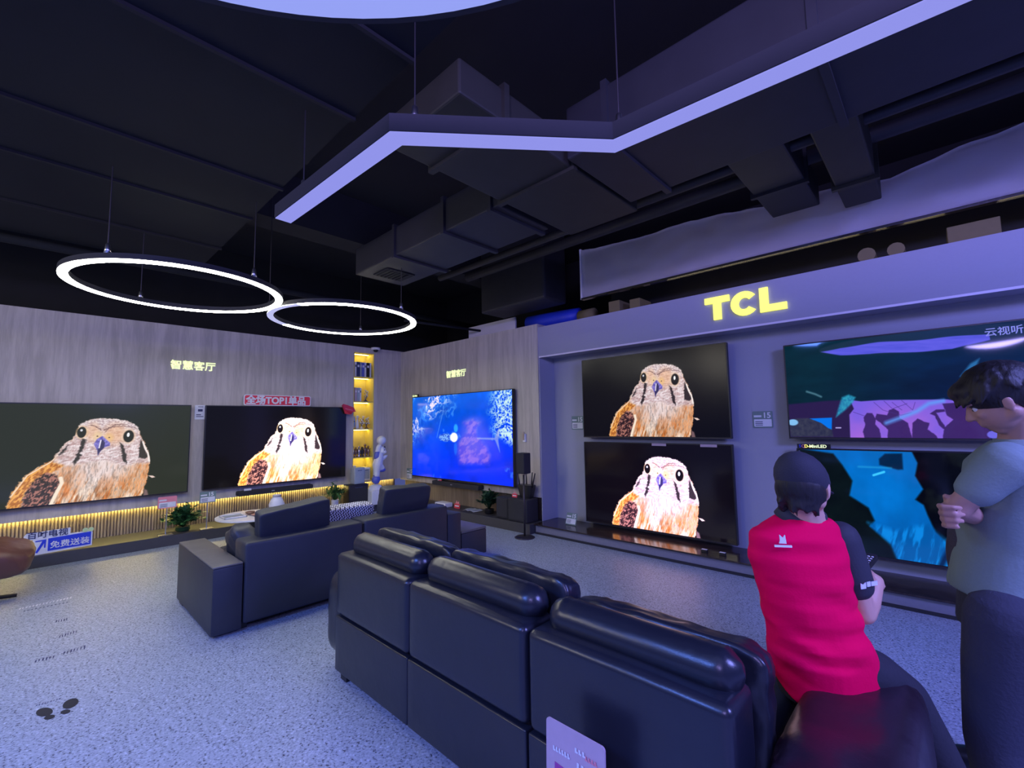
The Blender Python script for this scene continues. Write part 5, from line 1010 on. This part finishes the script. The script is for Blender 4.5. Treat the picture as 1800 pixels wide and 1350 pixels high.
bm = B(); loft(bm, [(neck-Vector((0, 0, .03)), f2*.075, s2*.08), (neck-Vector((0, 0, .008))+f2*.005, f2*.066, s2*.068)], 24, 2); obj('neckband', bm, M['sage'], ts, smooth=True)
bm = B(); loft(bm, [(a2(x, y, .04), f2*a, s2*b) for x, y, a, b in ((1772, 1110, .14, .19), (1775, 1060, .142, .185), (1778, 1015, .13, .17))], 28, 2.4)
for a, b_, c in ((HipL, KnL, AnL), (HipR, KnR, AnR)): chain(bm, [(a-Vector((0, 0, .04)), .122), (a.lerp(b_, .5), .108), (b_, .088)], 20); chain(bm, [(b_, .088), (b_.lerp(c, .5), .083), (c, .070)], 20)
o = obj('jeans', bm, M['jeans'], t); fuse(o, .01, 5)
for c in (AnL, AnR): bm = B(); d_ = f2; puff(bm, (c.x+d_.x*.06, c.y+d_.y*.06, .048), (.14, .052, .046), 2.8, 8, Matrix.Rotation(math.atan2(d_.y, d_.x), 4, 'Z')); obj('shoe', bm, M['shoe'], t, smooth=True)
# hair: short at the nape, heavy fringe
R_ = Matrix((hf.cross(up), hf, up)).transposed(); rr_ = hf.cross(up)
bm = B(); ell(bm, hc+up*.050-hf*.018, (.098, .118, .100), R_); ell(bm, hc+up*.01-hf*.062, (.082, .070, .080), R_); ell(bm, hc+up*.080+hf*.055, (.072, .072, .045), R_)
random.seed(8)
for k in range(420):
    a = random.uniform(-PI, PI); el = random.uniform(.1, 1.45); dv = (rr_*math.sin(a)*math.cos(el)+hf*math.cos(a)*math.cos(el)+up*math.sin(el)); p = hc+up*.045-hf*.015+Vector(dv)*.102
    q = p+hf*(.035 if math.cos(a) > -.2 else -.015)-up*(.035*math.cos(el))+Vector(dv)*.004; capsule(bm, p, .010, q, .005, 6)
o = obj('hair', bm, M['hair'], t); fuse(o, .006, 1)
bm = B()
for q in (-1, 1): capsule(bm, hc+up*.02-hf*.0+rr_*q*.080, .010, hc-up*.012+hf*.006+rr_*q*.080, .006, 8)
obj('sideburns', bm, M['hair'], o, smooth=True)
# bag hanging at his front
t = thing('shoulder_bag', a2(1694, 1010, -.0), 'dark tweed bag hanging in front of the person in the sage T-shirt', 'bag')
bm = B(); puff(bm, a2(1700, 975, .16), (.05, .10, .12), 3.5, 10, Matrix.Rotation(math.atan2(f2.y, f2.x), 4, 'Z'), .012, 9); obj('bag_body', bm, M['tweed'], t, smooth=True)
bm = B(); tube(bm, [a2(1700, 930, .18), a2(1712, 880, .24), a2(1760, 800, .30), a2(1795, 778, .20)], .009, 8); obj('strap', bm, M['tweed'], t, smooth=True)
